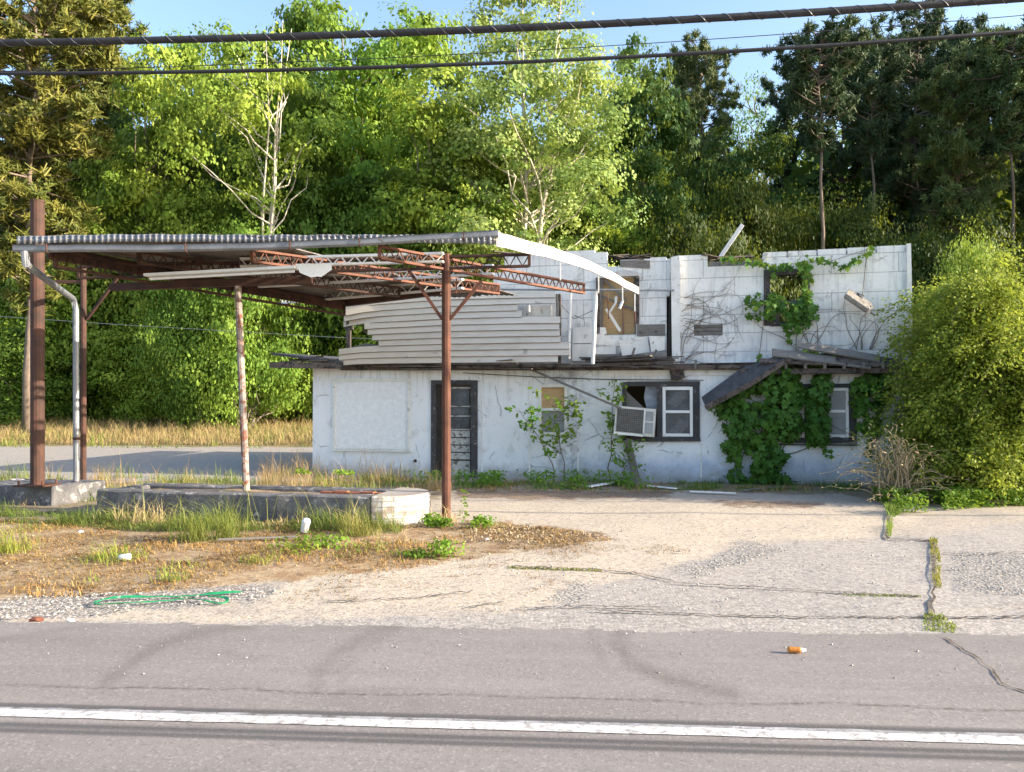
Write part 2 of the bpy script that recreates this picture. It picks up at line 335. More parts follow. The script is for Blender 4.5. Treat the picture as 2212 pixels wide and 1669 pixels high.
def leaf_verts(P, Nrm, size, shape, rs, updir=None):
    T, _ = TPL[shape]; n = len(P)
    Nrm = Nrm / (np.linalg.norm(Nrm, axis=1, keepdims=True) + 1e-9)
    a = rs.normal(size=(n, 3)) if updir is None else updir + rs.normal(size=(n, 3)) * 0.35
    y = a - (a * Nrm).sum(1, keepdims=True) * Nrm; y /= np.linalg.norm(y, axis=1, keepdims=True) + 1e-9
    x = np.cross(y, Nrm)
    s = np.asarray(size).reshape(-1, 1, 1)
    V = P[:, None, :] + s * (T[None, :, 0:1] * x[:, None] + T[None, :, 1:2] * y[:, None] + T[None, :, 2:3] * Nrm[:, None])
    return V.reshape(-1, 3)
def leaf_mesh(name, P, Nrm, size, shape, rs, tint=None, updir=None):
    k = len(TPL[shape][0])
    if tint is None: tint = rs.random(len(P))
    return raw_mesh(name, leaf_verts(P, Nrm, size, shape, rs, updir), k, k, np.clip(tint, 0, 1))
def blade_mesh(name, P, H, lean, width, rs, tint=None):
    """curved tapering blades standing on P"""
    n = len(P); H = np.asarray(H).reshape(-1, 1); a = rs.random(n) * 2 * np.pi
    d = np.stack([np.cos(a), np.sin(a), np.zeros(n)], 1); side = np.stack([-np.sin(a), np.cos(a), np.zeros(n)], 1)
    L = (np.asarray(lean) * (0.3 + 0.9 * rs.random(n))).reshape(-1, 1)
    w = (width * (0.6 + 0.8 * rs.random(n))).reshape(-1, 1)
    Z = np.array([[0, 0, 1.0]])
    m1 = P + d * H * L * 0.3 + Z * H * 0.55; m2 = P + d * H * L * 1.0 + Z * H * (1 - 0.25 * L)
    V = np.stack([P - side * w / 2, m1 - side * w * 0.4, m2, m1 + side * w * 0.4, P + side * w / 2], 1)
    if tint is None: tint = rs.random(n)
    return raw_mesh(name, V.reshape(-1, 3), 5, 5, np.clip(tint, 0, 1))
def mesh_of(mb, name, mat):
    me = bpy.data.meshes.new(name); me.from_pydata(mb.v, [], mb.f); me.materials.append(mat)
    me.polygons.foreach_set('use_smooth', [True] * len(me.polygons)); return me
def wob(p, q, n, amp, rnd):
    return [p.lerp(q, i / n) + (Vector((rnd.gauss(0, amp), rnd.gauss(0, amp), rnd.gauss(0, amp * .5))) if 0 < i < n else Vector()) for i in range(n + 1)]

def make_broadleaf(seed, H, Wd, lo, nclump, per, leaf, bark, stems=1, rc=1.0, r0=0.2, mat='leaf', egg=0.55, trunk_top=0.85, limb=.6):
    rnd = random.Random(seed); rs = np.random.default_rng(seed); mb = MB(); axes = []
    for s in range(stems):
        off = Vector((rnd.uniform(-1, 1), rnd.uniform(-1, 1), 0)) * (0.30 * Wd if stems > 2 else 0.16 * Wd if stems > 1 else 0.05 * Wd)
        pts = [Vector((0, 0, 0))]
        for i in range(1, 9):
            k = i / 8; pts.append(Vector((off.x * k + rnd.gauss(0, .12), off.y * k + rnd.gauss(0, .12), H * trunk_top * k * rnd.uniform(.97, 1.03))))
        mb.tube(pts, [r0 * (1 - .88 * i / 8) * (1.25 if i == 0 else 1) for i in range(9)], 7); axes.append(pts)
    P, Nn, S, T = [], [], [], []
    for c in range(nclump):
        while True:
            x, y, z = rnd.uniform(-1, 1), rnd.uniform(-1, 1), rnd.uniform(-1, 1)
            d = math.sqrt(x * x + y * y + z * z)
            if 0.45 < d < 1.0 or (d < 0.45 and rnd.random() < 0.3): break
        zz = (z + 1) / 2
        rad = Wd / 2 * (1.1 if zz < egg else 1.1 * (1 - 0.3 * ((zz - egg) / (1 - egg)) ** 2)) * rnd.uniform(.8, 1.12)
        cpos = Vector((x * rad, y * rad, H * (lo + (1 - lo) * zz)))
        ax = rnd.choice(axes); tz = max(H * lo * .6, cpos.z - math.hypot(cpos.x, cpos.y) * rnd.uniform(.5, 1.1) - 0.4)
        k = min(7.9, tz / (H * trunk_top) * 8); i = int(k); a0 = ax[i].lerp(ax[i + 1], k - i)
        if rnd.random() < limb:
            br = wob(a0, cpos, 4, 0.22, rnd); mb.tube(br, [r0 * .26 * (1 - .8 * j / 4) + .012 for j in range(5)], 4, False)
        r = rc * rnd.choice((.6, .9, 1.1, 1.3, 1.6)) * rnd.uniform(.85, 1.15); tone = rnd.uniform(.05, .95)
        ns = max(4, int(9 * (r / rc) ** 1.6))
        for sb in range(ns):
            of = rs.normal(size=3) * r * np.array([.52, .52, .30]); n = int(per / 9 * rnd.uniform(.4, 1.6)); sr = rnd.uniform(.18, .42)
            q = rs.normal(size=(n, 3)) * sr * np.array([[1.2, 1.2, .55]]) + of
            P.append(np.array(cpos) + q); Nn.append(q / r * 1.5 + np.array([[0, 0, .55]]) + rs.normal(size=(n, 3)) * .42)
            S.append(leaf * rs.uniform(.55, 1.35, n)); T.append(np.clip(tone + rnd.gauss(0, .1) + rs.normal(size=n) * .08, 0, 1))
    me = leaf_mesh('crown', np.concatenate(P), np.concatenate(Nn), np.concatenate(S), 'diamond', rs, np.concatenate(T))
    me.materials.append(M[mat])
    return mesh_of(mb, 'trunk', M[bark]), me
def make_pine(seed, H, Wd, lo, nb, leaf=0.44, r0=0.22, per=52):
    rnd = random.Random(seed); rs = np.random.default_rng(seed); mb = MB()
    pts = [Vector((rnd.gauss(0, .025) * i, rnd.gauss(0, .025) * i, H * i / 8)) for i in range(9)]
    mb.tube(pts, [r0 * (1 - .92 * i / 8) for i in range(9)], 7)
    P, Nn, S, T, U = [], [], [], [], []
    for b in range(nb):
        f = (b + rnd.random()) / nb; z = H * (lo + (1 - lo) * f ** .9)
        k = min(7.9, z / H * 8); a0 = pts[int(k)].lerp(pts[int(k) + 1], k - int(k))
        L = Wd / 2 * (math.sin(math.pi * min(1, .22 + .78 * (1 - f))) ** .7 * .9 + .12) * rnd.uniform(.55, 1.2)
        an = rnd.random() * 6.283; d = Vector((math.cos(an), math.sin(an), rnd.uniform(-.05, .45)))
        tip = a0 + d * L
        mb.tube(wob(a0, tip, 3, .1, rnd), [.055, .045, .03, .012], 4, False)
        for c in range(max(3, int(L * 2.6))):
            cp = a0.lerp(tip, rnd.uniform(.35, 1.05)) + Vector((rnd.gauss(0, .28), rnd.gauss(0, .28), rnd.gauss(0, .16) + .08))
            n = int(per * rnd.uniform(.6, 1.3)); q = rs.normal(size=(n, 3)); q[:, 2] = np.abs(q[:, 2]) * .9 - .2
            q /= np.linalg.norm(q, axis=1, keepdims=True)
            P.append(np.array(cp) + q * rs.random((n, 1)) * .38); Nn.append(rs.normal(size=(n, 3)) + np.array([[0, 0, .5]])); U.append(q)
            S.append(leaf * rs.uniform(.6, 1.2, n)); T.append(np.clip(rnd.uniform(.1, .9) + rs.normal(size=n) * .2, 0, 1))
    me = leaf_mesh('crown', np.concatenate(P), np.concatenate(Nn), np.concatenate(S), 'needle', rs, np.concatenate(T), np.concatenate(U))
    me.materials.append(M['needle'])
    return mesh_of(mb, 'trunk', M['pine_bark']), me
def plant_tree(name, label, cat, meshes, loc, sx, sz, rot, color, group, parts=('trunk', 'crown')):
    t = thing(name, label, cat, loc, group); t.scale = (sx, sx, sz); t.rotation_euler = (0, 0, rot)
    for pn, me in zip(parts, meshes):
        o = bpy.data.objects.new(pn, me); C.objects.link(o); o.parent = t; o.color = (*color, 1)
    return t

# ------------------------------------------------------------------ ground
def to_px(X, Y, Z):
    d = np.stack([X, Y, Z - EYE.z], -1)
    c = d @ np.array([list(RT), list(UP), list(FW)]).T
    w = np.maximum(c[..., 2], 0.2)
    return PCX + FPX * c[..., 0] / w, PCY - FPX * c[..., 1] / w
def sdist(px, py, poly, ys=1.0):
    """signed distance (inside positive) to an outline, vertical pixels weighted by ys"""
    poly = np.array(poly, dtype=float); poly[:, 1] *= ys; Y = py * ys
    best = np.full(px.shape, 1e9); ins = np.zeros(px.shape, bool)
    for (x0, y0), (x1, y1) in zip(poly, np.roll(poly, -1, 0)):
        dx, dy = x1 - x0, y1 - y0
        t = np.clip(((px - x0) * dx + (Y - y0) * dy) / (dx * dx + dy * dy + 1e-9), 0, 1)
        best = np.minimum(best, np.hypot(px - x0 - t * dx, Y - y0 - t * dy))
        c = ((y0 > Y) != (y1 > Y)) & (px < (x1 - x0) * (Y - y0) / (y1 - y0 + 1e-12) + x0); ins ^= c
    return np.where(ins, best, -best)
def zone(px, py, polys, soft=30, ys=3.0):
    r = np.zeros(px.shape)
    for p in polys: r = np.maximum(r, np.clip(0.5 + sdist(px, py, p, ys) / (2 * soft), 0, 1))
    return r
def vnoise(x, y, seed, n=5, f0=1.0):
    rs = np.random.default_rng(seed); r = np.zeros(x.shape); a = 1.0
    for o in range(n):
        for k in range(5):
            an = rs.random() * 6.28; f = f0 * 2 ** o * rs.uniform(.7, 1.3)
            r += a * np.sin((x * math.cos(an) + y * math.sin(an)) * f * 2 + rs.random() * 6.28 + 1.5 * np.sin((x * -math.sin(an) + y * math.cos(an)) * f * 1.3 + rs.random() * 6)) / 5
        a *= 0.6
    return r
def sheet(name, xs, ys, zf, attrs, mat, keep=None):
    X, Y = np.meshgrid(xs, ys); Z = zf(X, Y); nx, ny = len(xs), len(ys)
    me = bpy.data.meshes.new(name); V = np.stack([X, Y, Z], -1).reshape(-1, 3)
    i = (np.arange(ny - 1)[:, None] * nx + np.arange(nx - 1)[None, :]).ravel()
    if keep is not None:
        k = keep(X, Y).ravel(); i = i[k[i] & k[i + 1] & k[i + nx] & k[i + nx + 1]]
    Q = np.stack([i, i + 1, i + nx + 1, i + nx], 1).astype(np.int32)
    me.vertices.add(len(V)); me.vertices.foreach_set('co', V.astype(np.float32).ravel())
    me.loops.add(Q.size); me.loops.foreach_set('vertex_index', Q.ravel())
    me.polygons.add(len(Q)); me.polygons.foreach_set('loop_start', (np.arange(len(Q)) * 4).astype(np.int32))
    me.polygons.foreach_set('use_smooth', np.ones(len(Q), bool))
    for an, fn in attrs.items():
        col = np.stack(list(fn(X, Y, Z)) + [np.ones(X.shape)], -1).reshape(-1, 4)
        a = me.attributes.new(an, 'FLOAT_COLOR', 'POINT'); a.data.foreach_set('color', col.astype(np.float32).ravel())
    me.update(calc_edges=True)
    return tag(link(name, me, mat), None, None, None, 'structure')

def hill(x, y):
    t = np.clip((y - 44) / 120, 0, 1); s = np.clip((y - 26) / 17, 0, 1)
    return -0.07 + 0.95 * s * np.clip((4 - x) / 10, 0.2, 1) + 34 * (t * t * (3 - 2 * t)) + 0.25 * np.sin(x * .2) * np.clip((y - 40) / 20, 0, 1)
gx = np.concatenate([np.arange(-260, -60, 10.), np.arange(-60, 60, 1.5), np.arange(60, 261, 10.)])
gy = np.concatenate([np.arange(-120, -10, 10.), np.arange(-10, 60, 1.5), np.arange(60, 330, 8.)])
def mat_terrain():
    m, t, b = newmat('field_earth', 0.95); v = coord(t)
    n1 = noi(t, v, .5, 6, .65); n2 = noi(t, v, 9, 5, .65)
    c = mix(t, rng_(t, n1, .35, .65), (0.16, 0.15, 0.06), (0.36, 0.28, 0.15)); c = mix(t, rng_(t, n2, .4, .65, 0, .7), c, (0.11, 0.085, 0.05))
    t.links.new(c, b.inputs['Base Color']); bump(t, b, n2, .6, .1); return m
sheet('ground', gx, gy, lambda X, Y: hill(X, Y), {}, mat_terrain())

DIRT = [[(-400, 1118), (330, 1122), (890, 1130), (1090, 1130), (1300, 1150), (1330, 1166), (1230, 1180), (1020, 1205), (860, 1232), (520, 1262), (250, 1285), (-400, 1302)]]
SAND = [[(860, 1085), (1750, 1082), (1890, 1100), (1840, 1150), (1600, 1175), (1480, 1225), (1260, 1260), (1180, 1300), (1020, 1320), (560, 1315), (640, 1240), (980, 1200)],
        [(-300, 1300), (500, 1320), (1050, 1335), (-300, 1345)], [(1560, 1090), (2000, 1110), (1960, 1150), (1600, 1170)]]
GRAV = [[(-200, 1300), (150, 1285), (420, 1262), (600, 1262), (610, 1290), (400, 1308), (150, 1330), (-200, 1345)], [(1470, 1235), (1560, 1200), (1630, 1168), (1715, 1192), (1650, 1215), (1500, 1250)],
        [(2050, 1190), (2130, 1195), (2300, 1210), (2300, 1300), (2060, 1275)], [(1170, 1290), (1200, 1262), (1290, 1240), (1260, 1270), (1230, 1300)]]
MULCH = [[(1020, 1128), (1180, 1140), (1320, 1158), (1230, 1172), (1000, 1170)], [(1540, 1082), (1790, 1085), (1770, 1101), (1560, 1096)], [(1000, 1058), (1480, 1064), (1420, 1078), (980, 1078)]]
SOIL = [[(-400, 1040), (700, 1040), (1860, 1046), (1980, 1062), (2300, 1066), (2300, 1092), (1950, 1095), (1830, 1068), (1000, 1056), (920, 1085), (870, 1120), (900, 1140), (-400, 1122)]]
GREY = [[(1440, 1215), (1700, 1168), (2020, 1155), (2300, 1120), (2300, 1300), (2000, 1330), (1100, 1352), (1180, 1300)], [(-400, 1325), (2300, 1325), (2300, 1400), (-400, 1400)]]
OLDPAD = [[(-600, 958), (300, 962), (680, 962), (700, 1035), (-600, 1042)]]
def zones(X, Y, Z):
    px, py = to_px(X, Y, Z); w = vnoise(X, Y, 3, 5, .9)
    px = px + 45 * w; py = py + 9 * vnoise(X, Y, 4, 5, .9)
    return zone(px, py, DIRT, 50), zone(px, py, SAND, 70), zone(px, py, GRAV, 45)
def zones2(X, Y, Z):
    px, py = to_px(X, Y, Z)
    px = px + 30 * vnoise(X, Y, 5, 5, .9); py = py + 5 * vnoise(X, Y, 6, 5, .9)
    return zone(px, py, MULCH, 30), zone(px, py, SOIL, 22), np.maximum(zone(px, py, GREY, 60), zone(px, py, OLDPAD, 20))
def mat_lot():
    m, t, b = newmat('worn_forecourt', 0.92); v = coord(t)
    z1 = nd(t, 'ShaderNodeSeparateColor', None, Color=nd(t, 'ShaderNodeAttribute', {'attribute_name': 'zone'}).outputs['Color'])
    z2 = nd(t, 'ShaderNodeSeparateColor', None, Color=nd(t, 'ShaderNodeAttribute', {'attribute_name': 'zone2'}).outputs['Color'])
    br = noi(t, v, 3.5, 6, .7); fine = noi(t, v, 45, 3, .6); mid = noi(t, v, 12, 5, .7); big = noi(t, v, .55, 5, .6)
    def edge(s, k=0.9): return rng_(t, mth(t, 'ADD', s, mth(t, 'MULTIPLY', mth(t, 'SUBTRACT', br, .5), k)), .38, .62)
    vo = nd(t, 'ShaderNodeTexVoronoi', None, Vector=v, Scale=34.0); vd = vo.outputs['Distance']; vc = nd(t, 'ShaderNodeSeparateColor', None, Color=vo.outputs['Color']).outputs[0]
    c = mix(t, rng_(t, big, .35, .65), (0.39, 0.33, 0.27), (0.33, 0.285, 0.24))
    c = mix(t, edge(z2.outputs[2]), c, mix(t, rng_(t, mid, .35, .65), (0.275, 0.248, 0.228), (0.345, 0.31, 0.28)))
    c = mix(t, edge(z1.outputs[1], .5), c, mix(t, rng_(t, mid, .35, .7), (0.46, 0.385, 0.305), (0.375, 0.318, 0.255)))
    # exposed aggregate
    c = mix(t, mth(t, 'MULTIPLY', rng_(t, vc, .62, .7), rng_(t, vd, .5, .3, 0, .55)), c, (0.52, 0.48, 0.43))
    c = mix(t, mth(t, 'MULTIPLY', rng_(t, vc, .2, .12), .5), c, (0.17, 0.15, 0.13))
    gr = mix(t, rng_(t, vd, .25, .65), mix(t, vc, (0.52, 0.49, 0.46), (0.29, 0.27, 0.26)), (0.14, 0.125, 0.11))
    ge = mth(t, 'MULTIPLY', edge(z1.outputs[2], 1.8), .7); c = mix(t, ge, c, gr)
    d1 = mix(t, rng_(t, mid, .35, .65), (0.28, 0.19, 0.11), (0.40, 0.31, 0.2)); d1 = mix(t, rng_(t, br, .45, .65), d1, (0.23, 0.135, 0.07))
    d1 = mix(t, rng_(t, noi(t, v, 5.5, 6, .7), .56, .66), d1, (0.135, 0.09, 0.055))
    de = edge(z1.outputs[0], 1.1); c = mix(t, de, c, d1)
    ml = mix(t, rng_(t, vd, .2, .6), mix(t, vc, (0.40, 0.28, 0.18), (0.2, 0.12, 0.075)), (0.1, 0.065, 0.045))
    me_ = mth(t, 'MULTIPLY', edge(z2.outputs[0], 1.6), .8); c = mix(t, me_, c, ml)
    c = mix(t, edge(z2.outputs[1], .9), c, mix(t, rng_(t, mid, .4, .6), (0.17, 0.135, 0.085), (0.29, 0.235, 0.155)))
    c = mix(t, .45, c, nd(t, 'ShaderNodeValToRGB', None, Fac=fine).outputs[0], 'OVERLAY')
    t.links.new(c, b.inputs['Base Color'])
    h = mth(t, 'ADD', mth(t, 'MULTIPLY', fine, .5), mth(t, 'MULTIPLY', mid, .8))
    h = mth(t, 'ADD', h, mth(t, 'MULTIPLY', mth(t, 'SUBTRACT', 1.0, vd), mth(t, 'ADD', mth(t, 'MULTIPLY', ge, .9), mth(t, 'ADD', .15, me_))))
    h = mth(t, 'ADD', h, mth(t, 'MULTIPLY', mth(t, 'MULTIPLY', br, de), 1.2))
    bump(t, b, h, .5, .018); return m
def lot_z(X, Y):
    return 0.012 * vnoise(X, Y, 9, 4, .7) - 0.012
sheet('parking_lot', np.arange(-26, 22.01, .09), np.concatenate([np.arange(4.9, 18, .075), np.arange(18, 31, .2)]), lot_z, {'zone': zones, 'zone2': zones2}, mat_lot(),
      lambda X, Y: Y < 18.2 + (X < -3.5) * 12 + .4 * np.sin(X * 1.3))

def road_edge(x): return 5.45 - 0.0 * x
e0, e1 = ph(130, 1346), ph(2100, 1373)
def edge_y(X): return e0.y + (X - e0.x) * (e1.y - e0.y) / (e1.x - e0.x)
l0, l1 = ph(0, 1545), ph(2212, 1606)
def line_y(X): return l0.y + (X - l0.x) * (l1.y - l0.y) / (l1.x - l0.x)
def ribbon_dist(px, py, pts):
    best = np.full(px.shape, 1e9)
    for (x0, y0), (x1, y1) in zip(pts[:-1], pts[1:]):
        dx, dy = x1 - x0, y1 - y0; t = np.clip(((px - x0) * dx + (py - y0) * dy) / (dx * dx + dy * dy + 1e-9), 0, 1)
        best = np.minimum(best, np.hypot(px - x0 - t * dx, py - y0 - t * dy))
    return best
SKIDS = [([(225, 1480), (260, 1450), (330, 1400), (420, 1370), (540, 1350)], 13, .5), ([(680, 1490), (690, 1450), (730, 1410), (800, 1370), (860, 1350)], 15, .42), ([(735, 1495), (740, 1450), (790, 1395), (850, 1365)], 8, .3),
         ([(1335, 1360), (1330, 1390), (1360, 1430), (1450, 1470), (1590, 1500)], 13, .6), ([(1278, 1365), (1290, 1400), (1300, 1420)], 11, .32), ([(1390, 1350), (1350, 1375), (1355, 1400)], 8, .35), ([(-60, 1395), (80, 1368), (220, 1352)], 7, .3)]
def road_marks(X, Y, Z):
    px, py = to_px(X, Y, Z); s = np.zeros(X.shape)
    for pts, w, a in SKIDS: s = np.maximum(s, .75 * a * np.exp(-(ribbon_dist(px, py, pts) / w) ** 2))
    seam = np.exp(-((py - (1480 + (px) * .025) - 5 * vnoise(X, Y, 12, 3, 2)) / 2.0) ** 2) * 1.0
    ld = Y - line_y(X)
    band = np.exp(-((ld - .10) / .035) ** 4) * .95 + np.exp(-((ld + .125) / .028) ** 4) * .95 + np.exp(-((ld + .19) / .03) ** 4) * .9  # dark bands along the line: smeared shading painted into the road colour
    return s, np.clip(seam, 0, 1), np.clip(band, 0, 1)
def mat_road():
    m, t, b = newmat('road_asphalt', 0.88); v = coord(t)
    z = nd(t, 'ShaderNodeSeparateColor', None, Color=nd(t, 'ShaderNodeAttribute', {'attribute_name': 'marks'}).outputs['Color'])
    g = noi(t, v, 95, 3, .7); g2 = noi(t, v, 22, 4, .65); big = noi(t, stretch(t, v, (.5, 1.6, 1)), .9, 5, .6)
    c = mix(t, rng_(t, big, .35, .65), (0.195, 0.174, 0.165), (0.238, 0.212, 0.199)); c = mix(t, rng_(t, g2, .3, .7, 0, .35), c, (0.165, 0.145, 0.14))
    vo = nd(t, 'ShaderNodeTexVoronoi', None, Vector=v, Scale=75.0); vc = nd(t, 'ShaderNodeSeparateColor', None, Color=vo.outputs['Color']).outputs[0]
    c = mix(t, rng_(t, vc, .84, .95, 0, .3), c, (0.38, 0.34, 0.32)); c = mix(t, rng_(t, vc, .16, .06, 0, .4), c, (0.12, 0.105, 0.1))
    oil = rng_(t, noi(t, stretch(t, v, (.8, 1.5, 1)), 1.6, 6, .7, .6), .56, .72, 0, .42); c = mix(t, oil, c, (0.13, 0.115, 0.11)); c = mix(t, rng_(t, noi(t, stretch(t, v, (.25, 3, 1)), 1.2, 5, .7), .5, .75, 0, .4), c, (0.29, 0.265, 0.25))
    c = mix(t, mth(t, 'MULTIPLY', z.outputs[0], rng_(t, noi(t, stretch(t, v, (2, 9, 1)), 6, 4, .7), .3, .6, .45, 1.25)), c, (0.085, 0.07, 0.065))
    c = mix(t, mth(t, 'MULTIPLY', z.outputs[1], rng_(t, g2, .4, .6, .2, 1)), c, (0.09, 0.07, 0.06))
    c = mix(t, mth(t, 'MULTIPLY', z.outputs[2], rng_(t, g, .25, .6, .65, 1)), c, (0.065, 0.062, 0.064))
    t.links.new(c, b.inputs['Base Color']); bump(t, b, mth(t, 'ADD', g, vo.outputs['Distance']), .22, .003); return m
sheet('road', np.concatenate([np.arange(-150, -8, 4.), np.arange(-8, 8, .05), np.arange(8, 151, 4.)]), np.concatenate([np.arange(-12, 2.4, .6), np.arange(2.4, 5.7, .022)]),
      lambda X, Y: np.full(X.shape, .009), {'marks': road_marks}, mat_road(), lambda X, Y: Y < edge_y(X) + np.interp(X, np.arange(-8, 8, .11), np.random.default_rng(4).normal(size=146) * .028))
def mat_paint():
    m, t, b = newmat('road_paint', 0.7); v = coord(t); n = noi(t, v, 40, 5, .7); n2 = noi(t, v, 5, 4, .6)
    c = mix(t, rng_(t, noi(t, v, 22, 8, .8), .50, .58), (0.60, 0.59, 0.58), (0.27, 0.25, 0.24)); c = mix(t, rng_(t, n2, .4, .7, 0, .6), c, (0.44, 0.42, 0.40))
    t.links.new(c, b.inputs['Base Color']); bump(t, b, n, .3, .004); return m
mb = MB(); xs = np.concatenate([np.arange(-150, -8, 6.), np.arange(-8, 8, .1), np.arange(8, 151, 6.)]); rnd = random.Random(5)
vs = []
for x in xs:
    y = line_y(x); vs += [(x, y - .044 + rnd.gauss(0, .002), .0135), (x, y + .044 + rnd.gauss(0, .002), .0135)]
mb.add(vs, [(2 * i, 2 * i + 2, 2 * i + 3, 2 * i + 1) for i in range(len(xs) - 1)])
tag(mb.build('road_marking', mat_paint(), recalc=False), None, None, None, 'structure')

mb = MB(); vs = []
for x in xs: y = line_y(x); vs += [(x, y + .046 + rnd.gauss(0, .002), .0125), (x, y + .076 + rnd.gauss(0, .005), .0125)]
mb.add(vs, [(2 * i, 2 * i + 2, 2 * i + 3, 2 * i + 1) for i in range(len(xs) - 1)])
tag(mb.build('road_marking', worn('worn_road_paint', (0.36, 0.35, 0.36), (0.2, 0.19, 0.19), (0.12, 0.11, 0.11), 9, .55, .8), recalc=False), None, None, None, 'structure')
def crack(name, pts, w, seed, h=.004, mat=None):
    """a dark open joint: an irregular shallow ribbon lying in the pavement"""
    rnd = random.Random(seed); line = []
    for (x0, y0), (x1, y1) in zip(pts[:-1], pts[1:]):
        n = max(2, int(math.hypot(x1 - x0, y1 - y0) / 9))
        for i in range(n): line.append((x0 + (x1 - x0) * i / n + rnd.gauss(0, 2.2), y0 + (y1 - y0) * i / n + rnd.gauss(0, 1.1)))
    line.append(pts[-1]); P = [ph(x, y, h) for x, y in line]; vs = []
    for i, p in enumerate(P):
        d = (P[min(i + 1, len(P) - 1)] - P[max(i - 1, 0)]).normalized(); s = Vector((-d.y, d.x, 0)) * w * rnd.uniform(.35, 1.3) * (1 if 0 < i < len(P) - 1 else .2)
        z = Vector((0, 0, max(0, float(lot_z(np.array(p.x), np.array(p.y))) + .006) if p.y > 5.6 else .004)); vs += [p + s + z, p - s + z]
    mb = MB(); mb.add(vs, [(2 * i, 2 * i + 1, 2 * i + 3, 2 * i + 2) for i in range(len(P) - 1)])
    return tag(mb.build(name, mat or M['rot_wood'], recalc=False), None, None, None, 'structure')
for i, (p, w) in enumerate([([(2030, 1372), (2080, 1405), (2110, 1420), (2150, 1455), (2165, 1480), (2230, 1500)], .008), ([(1905, 1160), (2010, 1166)], .012), ([(2025, 1195), (2120, 1196), (2260, 1190)], .012),
        ([(1100, 1222), (1300, 1231), (1385, 1240), (1460, 1256)], .016), ([(1450, 1258), (1700, 1272), (1900, 1284), (1990, 1288)], .014), ([(1110, 1314), (1280, 1309), (1430, 1311)], .012),
        ([(1280, 1318), (1600, 1330), (2000, 1335), (2230, 1330)], .014), ([(1922, 1100), (1915, 1165), (2015, 1168), (2020, 1270), (2008, 1340)], .02), ([(700, 1300), (900, 1290), (1030, 1276)], .012), ([(1000, 1312), (1090, 1300)], .01)]):
    crack('pavement_crack', p, w, 40 + i, .012 if i == 0 else .004)

# ------------------------------------------------------------------ the abandoned station building
B = thing('abandoned_building', 'derelict white two-storey block station with sagging front, behind the rusty canopy', 'building', BO.copy())
rnd = random.Random(11)
def grid_wall(us, zs, keep, w0, w1):
    """a wall of cells; openings get reveals; no inner faces"""
    mb = MB(); us = sorted(set(us)); zs = sorted(set(zs)); nu, nz = len(us) - 1, len(zs) - 1
    K = [[keep((us[i] + us[i + 1]) / 2, (zs[j] + zs[j + 1]) / 2) for j in range(nz)] for i in range(nu)]
    def k(i, j): return 0 <= i < nu and 0 <= j < nz and K[i][j]
    for i in range(nu):
        for j in range(nz):
            if not K[i][j]: continue
            u0, u1, z0, z1 = us[i], us[i + 1], zs[j], zs[j + 1]
            def q(a, b, c, d, uv): mb.add([fw(*a), fw(*b), fw(*c), fw(*d)], [(0, 1, 2, 3)], uv)
            uv = [(u0, z0), (u1, z0), (u1, z1), (u0, z1)]
            q((u0, w1, z0), (u1, w1, z0), (u1, w1, z1), (u0, w1, z1), uv)
            q((u0, w0, z1), (u1, w0, z1), (u1, w0, z0), (u0, w0, z0), [uv[3], uv[2], uv[1], uv[0]])
            if not k(i - 1, j): q((u0, w0, z0), (u0, w1, z0), (u0, w1, z1), (u0, w0, z1), [(u0 - w1 + w0, z0), (u0, z0), (u0, z1), (u0 - w1 + w0, z1)])
            if not k(i + 1, j): q((u1, w1, z0), (u1, w0, z0), (u1, w0, z1), (u1, w1, z1), [(u1, z0), (u1 + w1 - w0, z0), (u1 + w1 - w0, z1), (u1, z1)])
            if not k(i, j + 1): q((u0, w1, z1), (u1, w1, z1), (u1, w0, z1), (u0, w0, z1), [(u0, z1), (u1, z1), (u1, z1 + .1), (u0, z1 + .1)])
            if not k(i, j - 1): q((u0, w0, z0), (u1, w0, z0), (u1, w1, z0), (u0, w1, z0), [(u0, z0), (u1, z0), (u1, z0 + .1), (u0, z0 + .1)])
    return mb
def fr(x0, y0, x1, y1, w=0.0):
    u0, zb = fuz(x0, y1, w); u1, zt = fuz(x1, y0, w); return u0, u1, zb, zt
def holed(outer, holes, w0, w1, extra=None):
    u0, u1, z0, z1 = outer; us = [u0, u1]; zs = [z0, z1]
    for h in holes: us += [h[0], h[1]]; zs += [h[2], h[3]]
    if extra: us += extra[0]; zs += extra[1]
    us = [u for u in us if u0 <= u <= u1]; zs = [z for z in zs if z0 <= z <= z1]
    f = (extra[2] if extra else (lambda u, z: True))
    return grid_wall(us, zs, lambda u, z: f(u, z) and not any(h[0] < u < h[1] and h[2] < z < h[3] for h in holes), w0, w1)
UR = fuz(1978, 900)[0]; ZE = fuz(900, 793)[1]                 # right end, height of the lower wall
DOOR = fr(932, 822, 1028, 1040); DOOR = (DOOR[0], DOOR[1], -.1, DOOR[3])
WS = fr(1167, 836, 1222, 936); WA = fr(1352, 830, 1510, 948); WR = fr(1680, 835, 1850, 956)
DEPTH = 7.0
wall = holed((0, UR, -.15, ZE), [DOOR, WS, WA, WR], -.2, 0).build('wall', M['stucco'], B); wall['label'] = 'lower front wall of white stucco with grime and painted bluish shade at its foot'
mb = MB()
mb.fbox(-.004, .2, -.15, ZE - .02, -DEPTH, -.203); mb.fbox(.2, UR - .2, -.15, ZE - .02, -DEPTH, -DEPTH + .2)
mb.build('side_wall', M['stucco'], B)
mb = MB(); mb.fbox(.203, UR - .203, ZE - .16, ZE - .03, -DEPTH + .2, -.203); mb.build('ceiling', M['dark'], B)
mb = MB(); mb.fbox(.203, UR - .203, -.12, -.02, -DEPTH + .2, -.203); mb.build('floor_slab', M['dark'], B)
